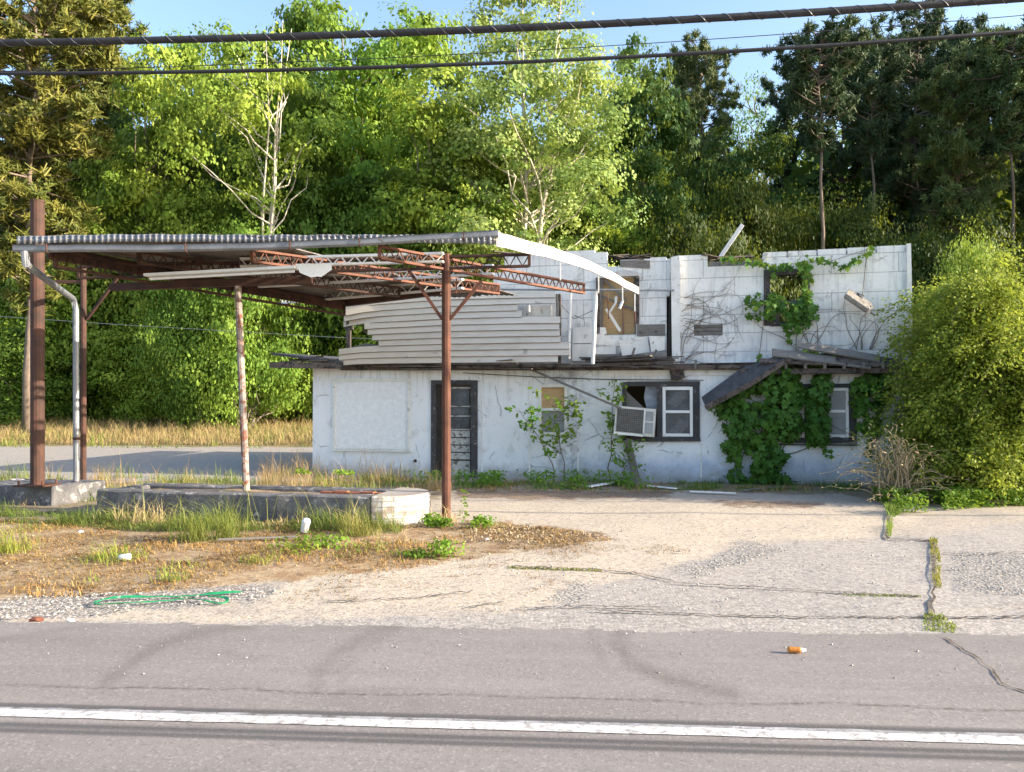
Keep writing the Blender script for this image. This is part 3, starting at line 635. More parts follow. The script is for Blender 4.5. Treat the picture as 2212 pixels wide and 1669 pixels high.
mb = MB(); mb.fbox(.25, UR - .25, -.02, ZE - .165, -2.6, -2.5); mb.build('partition', M['dark'], B)
# vertical joints and small marks on the lower wall
mb = MB()
for x in (1039, 1142, 1247, 1513): mb.fpoly([(x, 822 if x < 1300 else 958), (x + 3, 822 if x < 1300 else 958), (x + 3, 1032), (x, 1032)], -.02, .012)
mb.build_each('joint_strip', M['white_wood'], B)
mb = MB(); x, y = 897, 996
mb.tube([F(x, y, -.01), F(x, y, .03)], .035, 8); mb.build('pipe_stub', M['rust_dark'], B)

# boarded shop window
t = MB(); t.frect(724, 824, 880, 968, -.05, .012); pn = t.build('boarded_window', M['osb'], B)
t = MB()
for a in ((719, 819, 724, 972), (880, 819, 885, 972), (724, 819, 880, 824), (724, 968, 880, 972)): t.frect(*a, -.02, .035)
t.build('frame', M['white_wood'], pn)
t = MB(); t.frect(716, 972, 888, 977, -.02, .07); t.build('sill', M['white_wood'], pn)

# door
t = MB()
for a in ((931, 822, 941, 1036), (1017, 822, 1031, 1036), (941, 822, 1017, 831)): t.frect(*a, -.14, .03)
t.frect(955, 831, 962, 1036, -.14, -.02)
dr = t.build('door', M['black_trim'], B); dr['label'] = 'dark-framed glazed door with slatted lower panels'
t = MB(); t.frect(962, 831, 1017, 1034, -.12, -.08); t.build('door_leaf', M['brown_trim'], dr)
t = MB(); t.frect(972, 840, 1013, 876, -.08, -.066); t.frect(972, 881, 1013, 897, -.08, -.066); t.frect(972, 901, 1013, 926, -.08, -.066); t.build('pane', M['glass'], dr)
t = MB()
for y in (837, 877, 898, 927): t.frect(968, y, 1016, y + 3, -.08, -.045)
for i in range(4): t.frect(968, 931 + i * 16, 1015, 945 + i * 16, -.08, -.055 + .004 * (i % 2))
t.frect(970, 996, 1015, 1030, -.08, -.06); t.build_each('slat', M['dull_white'], dr)
t = MB(); t.frect(941, 831, 955, 1034, -.13, -.09)
for i in range(9): t.frect(942, 836 + i * 22, 954, 840 + i * 22, -.09, -.07)
t.build('side_light', M['brown_trim'], dr)
t = MB(); t.tube([F(965, 940, -.07), F(965, 940, -.02)], .022, 8); t.build('handle', M['lamp_metal'], dr)

# small window with plywood in its upper half
t = MB()
for a in ((1163, 831, 1169, 940), (1219, 831, 1225, 940), (1169, 831, 1219, 837), (1169, 934, 1219, 940), (1169, 882, 1219, 888)): t.frect(*a, -.1, .02)
wn = t.build('window', M['white_wood'], B); wn['label'] = 'small window half closed with plywood'
t = MB(); t.frect(1169, 837, 1219, 882, -.09, -.06); t.build('plywood_sheet', M['plywood'], wn)
t = MB(); t.frect(1169, 888, 1219, 934, -.09, -.06); t.build('pane', M['grey_glass'], wn)

def sash_window(par, x0, y0, x1, y1, ym, glass, name='sash', w=-.02, fw_=7, tilt=None):
    t = MB()
    for a in ((x0, y0, x0 + fw_, y1), (x1 - fw_, y0, x1, y1), (x0 + fw_, y0, x1 - fw_, y0 + fw_), (x0 + fw_, y1 - fw_, x1 - fw_, y1), (x0 + fw_, ym - 3, x1 - fw_, ym + 3)): t.frect(*a, w - .05, w + .03)
    s = t.build(name, M['sash_white'], par)
    t = MB(); t.frect(x0 + fw_, y0 + fw_, x1 - fw_, ym - 3, w - .04, w - .03); t.frect(x0 + fw_, ym + 3, x1 - fw_, y1 - fw_, w - .02, w - .01)
    t.build('pane', M[glass], s); return s
# window beside the air conditioner
t = MB()
for a in ((1344, 826, 1353, 952), (1419, 834, 1431, 944), (1498, 834, 1512, 944), (1353, 825, 1512, 834)): t.frect(*a, -.15, .035)
t.fpoly([(1350, 944), (1512, 944), (1514, 954), (1375, 955)], -.15, .07)
wn = t.build('window', M['black_trim'], B); wn['label'] = 'black-framed window pair, one half broken open behind the air conditioner'
sash_window(wn, 1431, 836, 1497, 944, 890, 'glass')
t = MB(); t.fpoly([(1440, 872), (1462, 848), (1480, 842), (1482, 860), (1462, 880)], -.13, -.12); t.fpoly([(1443, 938), (1470, 905), (1488, 918), (1470, 938)], -.13, -.115); t.build_each('curtain', M['white_plastic'], wn)
t = MB(); t.fpoly([(1395, 832), (1418, 830), (1421, 884), (1398, 886), (1391, 860)], -.1, -.09); t.build('plastic_film', M['plastic_film'], wn)
t = MB(); t.fpoly([(1353, 846), (1366, 858), (1392, 882), (1392, 889), (1353, 889)], -.12, -.08); t.build('broken_panel', M['grey_wood'], wn)
# right-hand twin window under the vine
t = MB()
for a in ((1672, 832, 1704, 952), (1738, 838, 1772, 946), (1834, 838, 1850, 946), (1704, 830, 1850, 838), (1704, 946, 1850, 959)): t.frect(*a, -.15, .035)
t.frect(1668, 959, 1854, 964, -.1, .07)
wn = t.build('window', M['black_trim'], B); wn['label'] = 'twin white sashes in a black frame under the vine'
sash_window(wn, 1704, 838, 1738, 946, 890, 'glass', fw_=6); sash_window(wn, 1772, 838, 1834, 946, 889, 'grey_glass', fw_=7)

# ---- upper storey of painted blocks, its top eaten away
T0 = -.32; T1 = -.12                                         # depth of the upper wall
ul0 = fuz(1066, 700, T1)[0]; ul1 = fuz(1440, 700, T1)[0]; ur0 = fuz(1466, 700, T1)[0]; ur1 = fuz(1966, 650, T1)[0]
zb = ZE - .02
def Z(x, y): return fuz(x, y, T1)[1]
def Uu(x): return fuz(x, 650, T1)[0]
plank_door = fr(1296, 598, 1374, 724, T1)
topL = [(1066, 590), (1090, 549), (1285, 546), (1312, 577), (1340, 562), (1405, 557)]
uL = [Uu(x) for x, _ in topL]; zL = [Z(x, y) for x, y in topL]
def topleft(u, z):
    k = max([i for i in range(len(uL)) if uL[i] <= u + 1e-6] or [0]); return z < zL[k]
mb = holed((ul0, ul1, zb, max(zL) + .01), [plank_door], T0, T1, (uL, zL, topleft))
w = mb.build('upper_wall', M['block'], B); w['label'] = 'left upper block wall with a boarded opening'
winU = fr(1657, 588, 1746, 700, T1); patch = fr(1499, 701, 1561, 726, T1)
topR = [(1466, 553)]; x = 1530
topR += [(1529, 567), (1650, 547)]
zt = Z(1650, 547); ux = [Uu(1466), Uu(1529), Uu(1650)]; zx = [Z(1466, 553), Z(1529, 577), Z(1650, 546)]
for i, x in enumerate(range(1700, 1966, 64)):
    y = 546 - (x - 1650) * .056
    ux += [Uu(x), Uu(x + 4)]; zx += [Z(x, y + 14), Z(x + 4, y)]
def topright(u, z):
    k = max([i for i in range(len(ux)) if ux[i] <= u + 1e-6] or [0]); return z < zx[k]
mb = holed((ur0, ur1, zb, max(zx) + .01), [winU, patch], T0, T1, (ux, zx, topright))
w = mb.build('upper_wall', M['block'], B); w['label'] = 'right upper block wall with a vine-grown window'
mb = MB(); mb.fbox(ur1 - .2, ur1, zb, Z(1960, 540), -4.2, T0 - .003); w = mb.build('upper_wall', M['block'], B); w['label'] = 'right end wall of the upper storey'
mb = MB(); mb.fbox(patch[0], patch[1], patch[2], patch[3], T0, T1 - .04)
for i in range(3): mb.fbox(patch[0] + .003, patch[1] - .003, patch[2] + .01 + i * .08, patch[2] + .075 + i * .08, T1 - .04, T1 - .015)
mb.build('lath_patch', M['grey_wood'], B)
mb = MB(); mb.fpoly([(1532, 566), (1640, 563), (1640, 577), (1530, 577)], T0, T1 - .05); mb.fpoly([(1340, 563), (1404, 563), (1404, 580), (1340, 577)], T1 + .002, T1 + .03)
mb.build_each('header_board', M['grey_wood'], B)
mb = MB(); mb.fpoly([(1449, 556), (1468, 552), (1470, 800), (1452, 800)], T0, T1 + .12); mb.build('pilaster', M['white_wood'], B)
mb = MB(); mb.fpoly([(1446, 640), (1450, 620), (1452, 792), (1440, 792)], T1 - .1, T1 + .03); mb.fbox(ul1, ur0, zb, Z(1455, 642), T0, T0 + .05); mb.build('dark_gap', M['dark'], B)
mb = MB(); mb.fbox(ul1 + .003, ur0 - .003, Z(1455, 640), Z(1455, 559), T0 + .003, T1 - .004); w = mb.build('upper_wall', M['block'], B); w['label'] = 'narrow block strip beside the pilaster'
mb = MB()
for i in range(4): mb.frect(1376, 702 + i * 6, 1437, 707 + i * 6, T1 + .003, T1 + .02 + .008 * (i % 2))
for i in range(3): mb.fpoly([(1284 + i * 9, 766 + i * 7), (1432, 764 + i * 8), (1434, 770 + i * 8), (1284, 773 + i * 7)], T1 + .06 + .06 * i, T1 + .08 + .06 * i)
mb.build_each('lath', M['grey_wood'], B)
mb = MB(); mb.fpoly([(1446, 798), (1476, 796), (1480, 816), (1466, 823), (1449, 822)], .0, .12); mb.build('broken_box', M['rot_wood'], B)
mb = MB(); mb.frect(1287, 600, 1296, 722, T1 + .002, T1 + .05); mb.frect(1374, 600, 1381, 700, T1 + .002, T1 + .05); mb.build_each('opening_post', M['rot_wood'], B)
mb = MB(); mb.fpoly([(1959, 527), (1968, 526), (1974, 800), (1962, 800)], T1 + .002, T1 + .05); mb.build('corner_trim', M['white_wood'], B)
# loose shingles of the left upper wall
mb = MB()
for k, p in enumerate([[(1280, 707), (1308, 708), (1312, 732), (1340, 734), (1342, 748), (1282, 750)], [(1336, 736), (1398, 727), (1405, 764), (1345, 774)], [(1402, 726), (1436, 728), (1436, 772), (1408, 772)], [(1282, 745), (1330, 748), (1330, 780), (1280, 778)], [(1238, 708), (1284, 706), (1284, 742), (1236, 742)], [(1236, 744), (1282, 744), (1280, 782), (1236, 780)]]):
    mb.fpoly(p, T1 + .03 + .05 * (k % 3), T1 + .05 + .05 * (k % 3))
mb.build_each('loose_shingle', M['white_wood'], B)
mb = MB(); mb.fpoly([(1282, 778), (1436, 772), (1436, 790), (1282, 790)], T1 + .002, T1 + .008); mb.build('bare_lath', M['rot_wood'], B)
mb = MB(); mb.fpoly([(1296, 600), (1374, 600), (1374, 722), (1296, 722)], T0 + .03, T0 + .05); w = mb.build('plywood_sheet', M['plywood'], B)
mb = MB()
for a, b, s in (((1300, 596), (1298, 722), .07), ((1372, 598), (1374, 722), .06), ((1345, 630), (1347, 722), .03), ((1300, 640), (1374, 672), .035), ((1300, 600), (1352, 650), .05), ((1372, 604), (1376, 640), .05)):
    mb.bar(F(*a, T1 - .08), F(*b, T1 - .08), s, .04, BN)
mb.build_each('broken_frame', M['grey_wood'], B)
mb = MB(); mb.bar(F(1310, 668, T1 + .02), F(1340, 716, T1 + .02), .06, .02, BN); mb.bar(F(1318, 674, T1 + .02), F(1330, 655, T1 + .02), .04, .02, BN); mb.bar(F(1330, 655, T1 + .02), F(1331, 640, T1 + .02), .05, .02, BN); mb.build_each('hanging_trim', M['white_wood'], B)
# upper window frame and rails
t = MB()
for a in ((1650, 583, 1664, 704), (1740, 583, 1750, 704), (1664, 583, 1740, 592), (1664, 696, 1740, 704)): t.frect(*a, T0, T1 + .03)
wn = t.build('window', M['black_trim'], B); wn['label'] = 'upper window, glass gone, open to the trees behind'
t = MB(); t.frect(1664, 650, 1740, 656, T0 + .05, T0 + .09); t.frect(1668, 656, 1684, 696, T0 + .05, T0 + .08); t.frect(1688, 650, 1700, 660, T0 + .09, T0 + .11); t.build('sash', M['grey_wood'], wn)

# ---- rotten ledge between the storeys
def ragged(mb, x0, x1, y0, y1, w0, w1, n, rnd, amp=3):
    for i in range(n):
        a = x0 + (x1 - x0) * rnd.random() * .5; b = x1 - (x1 - x0) * rnd.random() * .4; y = rnd.uniform(y0, y1)
        wa, wb = sorted((rnd.uniform(w0, w1), rnd.uniform(w0, w1)))
        mb.bar(F(a, y, wa) , F(b, y + rnd.gauss(0, amp), wb), rnd.uniform(.03, .16), rnd.uniform(.012, .035))
mb = MB(); mb.fpoly([(735, 789), (960, 791), (1240, 788), (1440, 788), (1600, 790), (1600, 799), (1300, 800), (960, 800), (735, 800)], -.25, .16)
mb.fpoly([(1440, 786), (1600, 786), (1960, 790), (1960, 801), (1440, 797)], -.25, .05)
ragged(mb, 735, 1300, 786, 799, .1, .42, 16, rnd); ragged(mb, 1230, 1480, 772, 792, .05, .45, 14, rnd, 6); ragged(mb, 1470, 1900, 784, 796, .0, .2, 8, rnd)
mb.build('rotten_ledge', M['rot_wood'], B)
mb = MB(); mb.fpoly([(1300, 800), (1440, 797), (1700, 799), (1960, 803), (1960, 814), (1700, 811), (1440, 812), (1300, 816)], -.01, .03); mb.build('fascia_board', M['white_wood'], B)
mb = MB()
for a, b, c in (((1325, 780), (1440, 765), .2), ((1290, 787), (1400, 777), .14), ((1350, 790), (1455, 782), .18)): mb.bar(F(*a, .12), F(*b, .16), c, .02, (Vector((0, 0, 1)) + BN * 1.2))
for a, b in (((1361, 783), (1371, 752)), ((1408, 778), (1418, 756)), ((1502, 798), (1503, 778))): mb.bar(F(*a, .2), F(*b, .25), .045, .03, BN)
mb.build_each('fallen_lath', M['grey_wood'], B)
# low roof sticking out at the left end
mb = MB()
A = [F(606, 768, .5), F(745, 752, .05), F(742, 788, .35), F(612, 777, .55)]
A = [fw(-.85, .35, Z(606, 768) + .03), fw(.9, .35, ZE + .12), fw(.9, -6.8, ZE + .45), fw(-.85, -6.8, ZE + .38)]
mb.prism(A, [p - Vector((0, 0, .05)) for p in A]); mb.build('low_roof', M['shingle'], B)
mb = MB(); mb.bar(fw(-.86, .36, ZE + .06), fw(.9, .36, ZE + .02), .03, .13); mb.bar(fw(-.86, .36, ZE + .06), fw(-.86, -6.8, ZE + .3), .03, .13)
ragged(mb, 600, 760, 776, 792, .1, .34, 9, rnd, 4); mb.build('roof_edge_board', M['rot_wood'], B)
mb = MB(); mb.fbox(-.03, .75, ZE + .003, ZE + .06, -.1, .03); mb.build('soffit_board', M['plywood'], B)

# ---- clapboard screen above the ledge
def ytop(x):
    pts = [(735, 660), (800, 646), (955, 634), (1110, 630), (1240, 629)]
    for (a, b), (c, d) in zip(pts[:-1], pts[1:]):
        if x <= c: return b + (d - b) * (x - a) / (c - a)
    return pts[-1][1]
def ybot(x): return 790 if x < 750 else 787 + (x - 750) * -.012
NB = 11; SW = .34
mb = MB(); rs_ = random.Random(8)
LEFT = [745, 744, 743, 742, 787, 794, 804, 818, 732, 732, 732]; RIGHT = [1199, 1200, 1117, 1127, 1210, 1208, 1209, 1211, 1230, 1231, 1205]
for i in range(NB):
    xs_ = np.linspace(LEFT[i], RIGHT[i], 12); A0, A1, B0, B1 = [], [], [], []
    sag = rs_.gauss(0, .45)
    for x in xs_:
        y0, y1 = ytop(x), ybot(x); ya = y0 + (y1 - y0) * i / NB + sag * math.sin((x - 735) / 90); yb = y0 + (y1 - y0) * (i + 1) / NB + 1.2 + sag * math.sin((x - 735) / 90)
        bw = SW + (.07 * max(0, (830 - x) / 90) * math.sin(i * 1.3) if i < 4 else 0) + .004 * math.sin(x * .02 + i)
        A0.append(F(x, ya, bw)); A1.append(F(x, yb, bw + .022)); B0.append(F(x, ya, bw) - BN * .015); B1.append(F(x, yb, bw + .022) - BN * .02)
    n = len(xs_); vs = A0 + A1 + B0 + B1; fs = []; uv = [((p - BO).dot(BU), i + (.999 if (k // n) % 2 else .001)) for k, p in enumerate(vs)]
    for k in range(n - 1):
        fs += [(k, k + 1, n + k + 1, n + k), (2 * n + k + 1, 2 * n + k, 3 * n + k, 3 * n + k + 1), (k + 1, k, 2 * n + k, 2 * n + k + 1), (n + k, n + k + 1, 3 * n + k + 1, 3 * n + k)]
    fs += [(0, n, 3 * n, 2 * n), (n - 1, 3 * n - 1, 4 * n - 1, 2 * n - 1)]
    mb.add(vs, fs, uv)
w = mb.build('clapboard_screen', M['siding'], B); w['label'] = 'warped cream clapboard screen, torn open at its lower left'
mb = MB()
for x in (748, 905, 1060, 1205): mb.frect(x, 636, x + 6, 788, .2, .31)
mb.frect(745, 705, 760, 712, .2, .3); mb.build_each('stud', M['rot_wood'], B)
mb = MB(); mb.fpoly([(752, 752), (790, 742), (822, 746), (822, 768), (752, 768)], -.5, .1); mb.build('rubble_heap', M['grey_wood'], B)
t = MB(); t.frect(1129, 662, 1190, 684, T1 + .003, T1 + .1); t.frect(1140, 660, 1143, 674, .1, .2); t.build_each('exposed_panel', M['white_wood'], B)
for a, b, r, mt in (((1232, 632), (1229, 776), .028, 'white_wood'), ((1287, 628), (1281, 792), .045, 'white_wood'), ((1203, 636), (1206, 740), .03, 'grey_wood')):
    mb = MB(); p = [F(a[0] + (b[0] - a[0]) * i / 6 + rnd.gauss(0, .7), a[1] + (b[1] - a[1]) * i / 6, .3) for i in range(7)]; mb.tube(p, r, 7); mb.build('post', M[mt], B)
mb = MB(); mb.tube([F(1062, 626, .32), F(1300, 627, .33), F(1456, 628, .1)], .022, 7); mb.build('rail', M['galv'], B)
# ragged bits of roof decking along the top of the upper storey
mb = MB()
for i in range(26):
    x = rnd.choice((rnd.uniform(1018, 1270), rnd.uniform(1530, 1640), rnd.uniform(1310, 1400))); y = 548 + (x < 1090) * rnd.uniform(-8, 20) + rnd.uniform(-3, 4) + (x > 1300) * 8
    d = rnd.uniform(20, 70); mb.bar(F(x - d / 2, y + rnd.gauss(0, 3), T1 - rnd.uniform(-.1, .3)), F(x + d / 2, y + rnd.gauss(0, 3), T1 - rnd.uniform(0, .5)), rnd.uniform(.05, .25), .02)
mb.build('roof_decking', M['rot_wood'], B)
mb = MB(); mb.fpoly([(1318, 592), (1345, 582), (1378, 588), (1380, 596), (1322, 598)], T1, T1 + .12); mb.fpoly([(1645, 560), (1652, 546), (1660, 548), (1652, 562)], T1 + .01, T1 + .05); mb.build_each('bent_flashing', M['fascia'], B)
# cables fixed along the front
mb = MB(); mb.tube([F(1000, 806, .12), F(1160, 815, .06), F(1300, 820, .04), F(1520, 822, .05)], .008, 5); mb.tube([F(1205, 652, .2), F(1240, 690, .1), F(1280, 672, .1)], .006, 5); mb.tube([F(1240, 682, .05), F(1262, 690, .04), F(1262, 705, .04)], .006, 5)
mb.build_each('cable', M['rubber'], B)

# ------------------------------------------------------------------ things on and against the building
ac = thing('air_conditioner', 'tilted window air conditioner with a dark grille hanging from the broken window', 'air conditioner', F(1370, 942, .25))
def acp(s, t_, d): # s,t in 0..1 over the tilted outer face, d = depth outward
    a = F(1326, 937, .45); b_ = F(1413, 945, .30); c = F(1330, 877, .45)
    return a + (b_ - a) * s + (c - a) * t_ + BN * d
def acbox(name, s0, s1, t0, t1, d0, d1, mt, par):
    mb = MB(); q = [(s0, t0), (s1, t0), (s1, t1), (s0, t1)]; mb.prism([acp(*k, d1) for k in q], [acp(*k, d0) for k in q]); return mb.build(name, M[mt], par)
acbox('casing', 0, 1, 0, 1, -.48, 0, 'ac', ac)
acbox('coil', .05, .70, .08, .93, 0, .006, 'ac_grille', ac)
mb = MB()
for i in range(15): s = .05 + .65 * i / 14; mb.prism([acp(s, .08, .014), acp(s + .004, .08, .014), acp(s + .004, .93, .014), acp(s, .93, .014)], [acp(s, .08, .004), acp(s + .004, .08, .004), acp(s + .004, .93, .004), acp(s, .93, .004)])
for i in range(13): q = .09 + .83 * i / 12; mb.prism([acp(.05, q, .016), acp(.7, q, .016), acp(.7, q + .007, .016), acp(.05, q + .007, .016)], [acp(.05, q, .004), acp(.7, q, .004), acp(.7, q + .007, .004), acp(.05, q + .007, .004)])
mb.build('grille', M['lamp_metal'], ac)
for a in ((.76, .95, .12, .50), (.76, .95, .56, .90)): acbox('vent_panel', *a, .002, .012, 'grey_glass', ac)
mb = MB(); mb.prism([acp(s, t_, .02) for s, t_ in ((0, -.02), (.73, -.02), (.73, .06), (0, .06))], [acp(s, t_, .001) for s, t_ in ((0, -.02), (.73, -.02), (.73, .06), (0, .06))]); mb.prism([acp(s, t_, .02) for s, t_ in ((.715, .061), (.745, .061), (.745, 1.0), (.715, 1.0))], [acp(s, t_, .001) for s, t_ in ((.715, .061), (.745, .061), (.745, 1.0), (.715, 1.0))]); mb.build('trim', M['white_metal'], ac)

def plank(name, label, a, b, wd, th, mat, up=None, n=1, cat='plank'):
    mb = MB(); a, b = Vector(a), Vector(b); rr = random.Random(hash(label) % 1000 if False else len(label))
    pts = [a.lerp(b, i / 5) + Vector((0, 0, rr.gauss(0, .006))) for i in range(6)]
    mb.bar(a, b, wd, th, up or Vector((0, 0, 1)))
    return tag(mb.build(name, M[mat], origin=(a + b) / 2, bevel=.004), label, cat)
plank('loose_plank', 'white plank sticking up above the roofless upper wall', F(1556, 556, -.8), F(1604, 486, -.8), .085, .035, 'white_wood', BN)
plank('leaning_board', 'grey weathered board leaning below the air conditioner', F(1354, 950, .12), ph(1376, 1040, .0), .15, .03, 'grey_wood', BN)
plank('leaning_pole', 'thin grey pole slanting down from the ledge to the air conditioner', F(1150, 800, .12), F(1342, 883, .50), .045, .045, 'grey_wood')
# collapsed awning on the right
aw = thing('collapsed_awning', 'dark shingled awning strip hanging diagonally beside the vine', 'awning', F(1600, 830, .3))
mb = MB(); a, b_, c, d = F(1516, 862, .35), F(1602, 803, .3), F(1692, 766, .25), F(1698, 776, .55)
mb.prism([F(1516, 858, .35), F(1600, 797, .3), F(1690, 764, .2), F(1705, 772, .55), F(1622, 826, .65), F(1526, 878, .7)], [p - Vector((0, 0, .035)) for p in [F(1516, 858, .35), F(1600, 797, .3), F(1690, 764, .2), F(1705, 772, .55), F(1622, 826, .65), F(1526, 878, .7)]])
mb.build('shingle_strip', M['shingle'], aw)
mb = MB(); mb.bar(F(1524, 882, .71), F(1622, 830, .66), .03, .1); mb.bar(F(1622, 830, .66), F(1706, 775, .56), .03, .09); mb.build_each('edge_board', M['rot_wood'], aw)
PL = [((1668, 762), (1880, 790), .45, .22, 'long grey board lying lowest over the right lower window'), ((1720, 744), (1900, 776), .35, .2, 'grey board tilted topmost on the collapsed porch'),
      ((1640, 780), (1830, 786), .5, .12, 'brown split board under the tilted one above the vine'), ((1745, 772), (1965, 792), .4, .2, 'weathered board reaching right into the shrub'), ((1780, 760), (1960, 786), .2, .16, 'dark board against the wall behind the porch boards')]
for a, b_, w_, wd, lb in PL:
    plank('porch_board', lb, F(*a, w_), F(*b_, w_ - .06), wd, .035, 'rot_wood' if 'dark' in lb or 'brown' in lb or 'weathered' in lb else 'grey_wood', Vector((0, 0, 1)) + BN * .9)['group'] = 'fallen boards of the right-hand porch'
pf = thing('porch_remains', 'remains of the porch eave with rafter ends above the twin window', 'porch', F(1800, 800, .1))
mb = MB(); mb.frect(1600, 798, 1960, 806, .033, .4); mb.build('eave_board', M['rot_wood'], pf)
mb = MB()
for x in range(1690, 1960, 42): mb.bar(F(x, 778, .0), F(x + 8, 792, .5), .05, .09)
mb.build_each('rafter', M['grey_wood'], pf)
# lamp hanging on the upper wall
lm = thing('wall_floodlight', 'tarnished box floodlight hanging crooked by a cable on the upper wall', 'floodlight', F(1852, 655, .05))
def lp(s, t_, w_): 
    a, b_ = Vector((1822, 642)), Vector((1872, 676)); d = (b_ - a); nrm = Vector((d.y, -d.x)).normalized()
    q = a + d * s + nrm * t_; return F(q.x, q.y, w_)
mb = MB(); mb.prism([lp(0, 0, .22), lp(1, 0, .22), lp(1, 10, .24), lp(0, 10, .24)], [lp(0, 0, -.02), lp(1, 0, -.02), lp(1, 24, .0), lp(0, 22, .0)]); mb.build('housing', M['lamp_metal'], lm, bevel=.01)
mb = MB(); mb.prism([lp(.04, -2, .2), lp(.96, -2, .2), lp(.96, -.1, .2), lp(.04, -.1, .2)], [lp(.04, -2, .0), lp(.96, -2, .0), lp(.96, -.1, .0), lp(.04, -.1, .0)]); mb.build('lens', M['glass'], lm)
mb = MB(); mb.prism([lp(1.01, 1, .2), lp(1.1, 2, .2), lp(1.1, 18, .15), lp(1.01, 20, .15)], [lp(1.01, 1, .0), lp(1.1, 2, .0), lp(1.1, 18, .0), lp(1.01, 20, .0)]); mb.bar(lp(1.05, 4, .05), lp(1.32, 6, .05), .03, .03); mb.build_each('bracket', M['lamp_metal'], lm)
mb = MB(); mb.tube([F(1862, 650, .08), F(1866, 610, .0), F(1873, 545, -.1), F(1873, 533, -.14)], .009, 5); mb.tube([lp(.5, 20, .05), F(1852, 634, .02), F(1866, 640, .02)], .012, 5); mb.build_each('cable', M['rubber'], lm)

# ------------------------------------------------------------------ canopy
HC = 3.62
FL, FR_, BL, BR = ph(72, 527, HC), ph(1080, 527, HC), ph(745, 652, 3.45), ph(1380, 632, HC + .02)
def roof(s, t, h=0):
    p = FL.lerp(FR_, s).lerp(BL.lerp(BR, s), t)
    return p + Vector((0, 0, h + .03 * math.sin(math.pi * s) * (1 - t) + .008 * math.sin(s * 9)))
CP = thing('station_canopy', 'rusty flat canopy of open steel joists with most sheets gone on its right half', 'canopy', ph(963, 1122))
def post(x, y0, y1, h0, r, mt, lb, d=None, n=10):
    p = ph(x, y0, h0); dd = (p - EYE).dot(FH); q = pd(x + (0 if d is None else d), y1, dd); q = Vector((p.x + (q.x - p.x), p.y, q.z))
    mb = MB(); mb.tube([p.lerp(q, i / 4) for i in range(5)], r, n); o = mb.build('post', M[mt], CP, smooth=False); o['label'] = lb; return p, q
p1, q1 = post(964, 1122, 549, 0, .062, 'rust', 'thick rust-red pipe post'); p2, q2 = post(532, 1060, 612, .36, .05, 'chip_post', 'post with chipped pale paint, leaning', -19); p3, q3 = post(180, 1068, 570, .05, .048, 'rust_dark', 'thin dark rusty post')
def truss(name, a, b, dep, n, mt, r=.02, parent=None, cap=True):
    a, b = Vector(a), Vector(b); mb = MB(); dz = Vector((0, 0, dep)); side = (b - a).normalized().cross(Vector((0, 0, 1))) * .022
    for s in (-1, 1):
        mb.bar(a + side * s, b + side * s, .03, .03); mb.bar(a + side * s - dz, b + side * s - dz, .03, .03)
    for i in range(n):
        u, v, w_ = a.lerp(b, i / n), a.lerp(b, (i + .5) / n), a.lerp(b, (i + 1) / n); mb.tube([u, v - dz, w_], .011, 5)
    for k in ((0, 1) if cap else ()): e = a.lerp(b, k); mb.bar(e, e - dz, .05, .04)
    return mb.build(name, M[mt], parent or CP)
HJ = HC - .03
truss('joist', roof(.02, .03, -.07), roof(.02, .97, -.07), .2, 26, 'rust_dark')
mb = MB(); mb.bar(roof(.012, .02, -.09), roof(.012, .98, -.09), .06, .17); mb.build('edge_beam', M['rust_dark'], CP)
def j(x0, y0, x1, y1, mt, dep=.15, n=26, h0=HJ, h1=HJ): return truss('joist', ph(x0, y0, h0), ph(x1, y1, h1), dep, n, mt)
j(300, 545, 862, 622, 'rust_dark', h1=3.5); j(545, 541, 1077, 616, 'rust_joist'); j(820, 533, 1261, 615, 'rust_joist')
# girder over the posts and a white-painted one behind it
gd = (q1 - q2); gd.z = 0; gd.normalize(); gA = Vector((q1.x, q1.y, q1.z - .03))
truss('girder', gA - gd * 5.4 + Vector((0, 0, -.06)), gA + gd * 1.15, .16, 36, 'rust_dark')
mb = MB(); mb.bar(gA - gd * 4.9 + Vector((0, 0, -.36)), gA - gd * 1.9 + Vector((0, 0, -.30)), .1, .1); mb.build('girder_beam', M['rust_dark'], CP)
truss('girder', ph(520, 560, 3.6), ph(958, 548, 3.6), .11, 14, 'white_joist', cap=False)
truss('girder', ph(560, 604, 3.58), ph(1066, 574, 3.58), .12, 15, 'white_joist', cap=False)
truss('girder', ph(600, 640, 3.56), ph(1000, 604, 3.56), .14, 13, 'white_joist', cap=False)
mb = MB(); mb.bar(BL + Vector((0, 0, -.02)), ph(955, 628, 3.5), .12, .14); mb.bar(ph(955, 629, 3.5), ph(1075, 622, 3.58), .08, .12); mb.build('rear_beam', M['rust_dark'], CP)
mb = MB()
for a, b_ in (((955, 690), (880, 580)), ((972, 690), (1040, 608))): mb.bar(pd(*a, 10.5), pd(*b_, 10.5), .045, .045)
mb.build_each('brace', M['rust'], CP)
mb = MB(); dd = (p3 - EYE).dot(FH); mb.bar(pd(188, 690, dd), pd(255, 600, dd - .3), .04, .04); mb.bar(pd(96, 610, dd), pd(176, 609, dd), .05, .05); mb.build_each('brace', M['rust_dark'], CP)
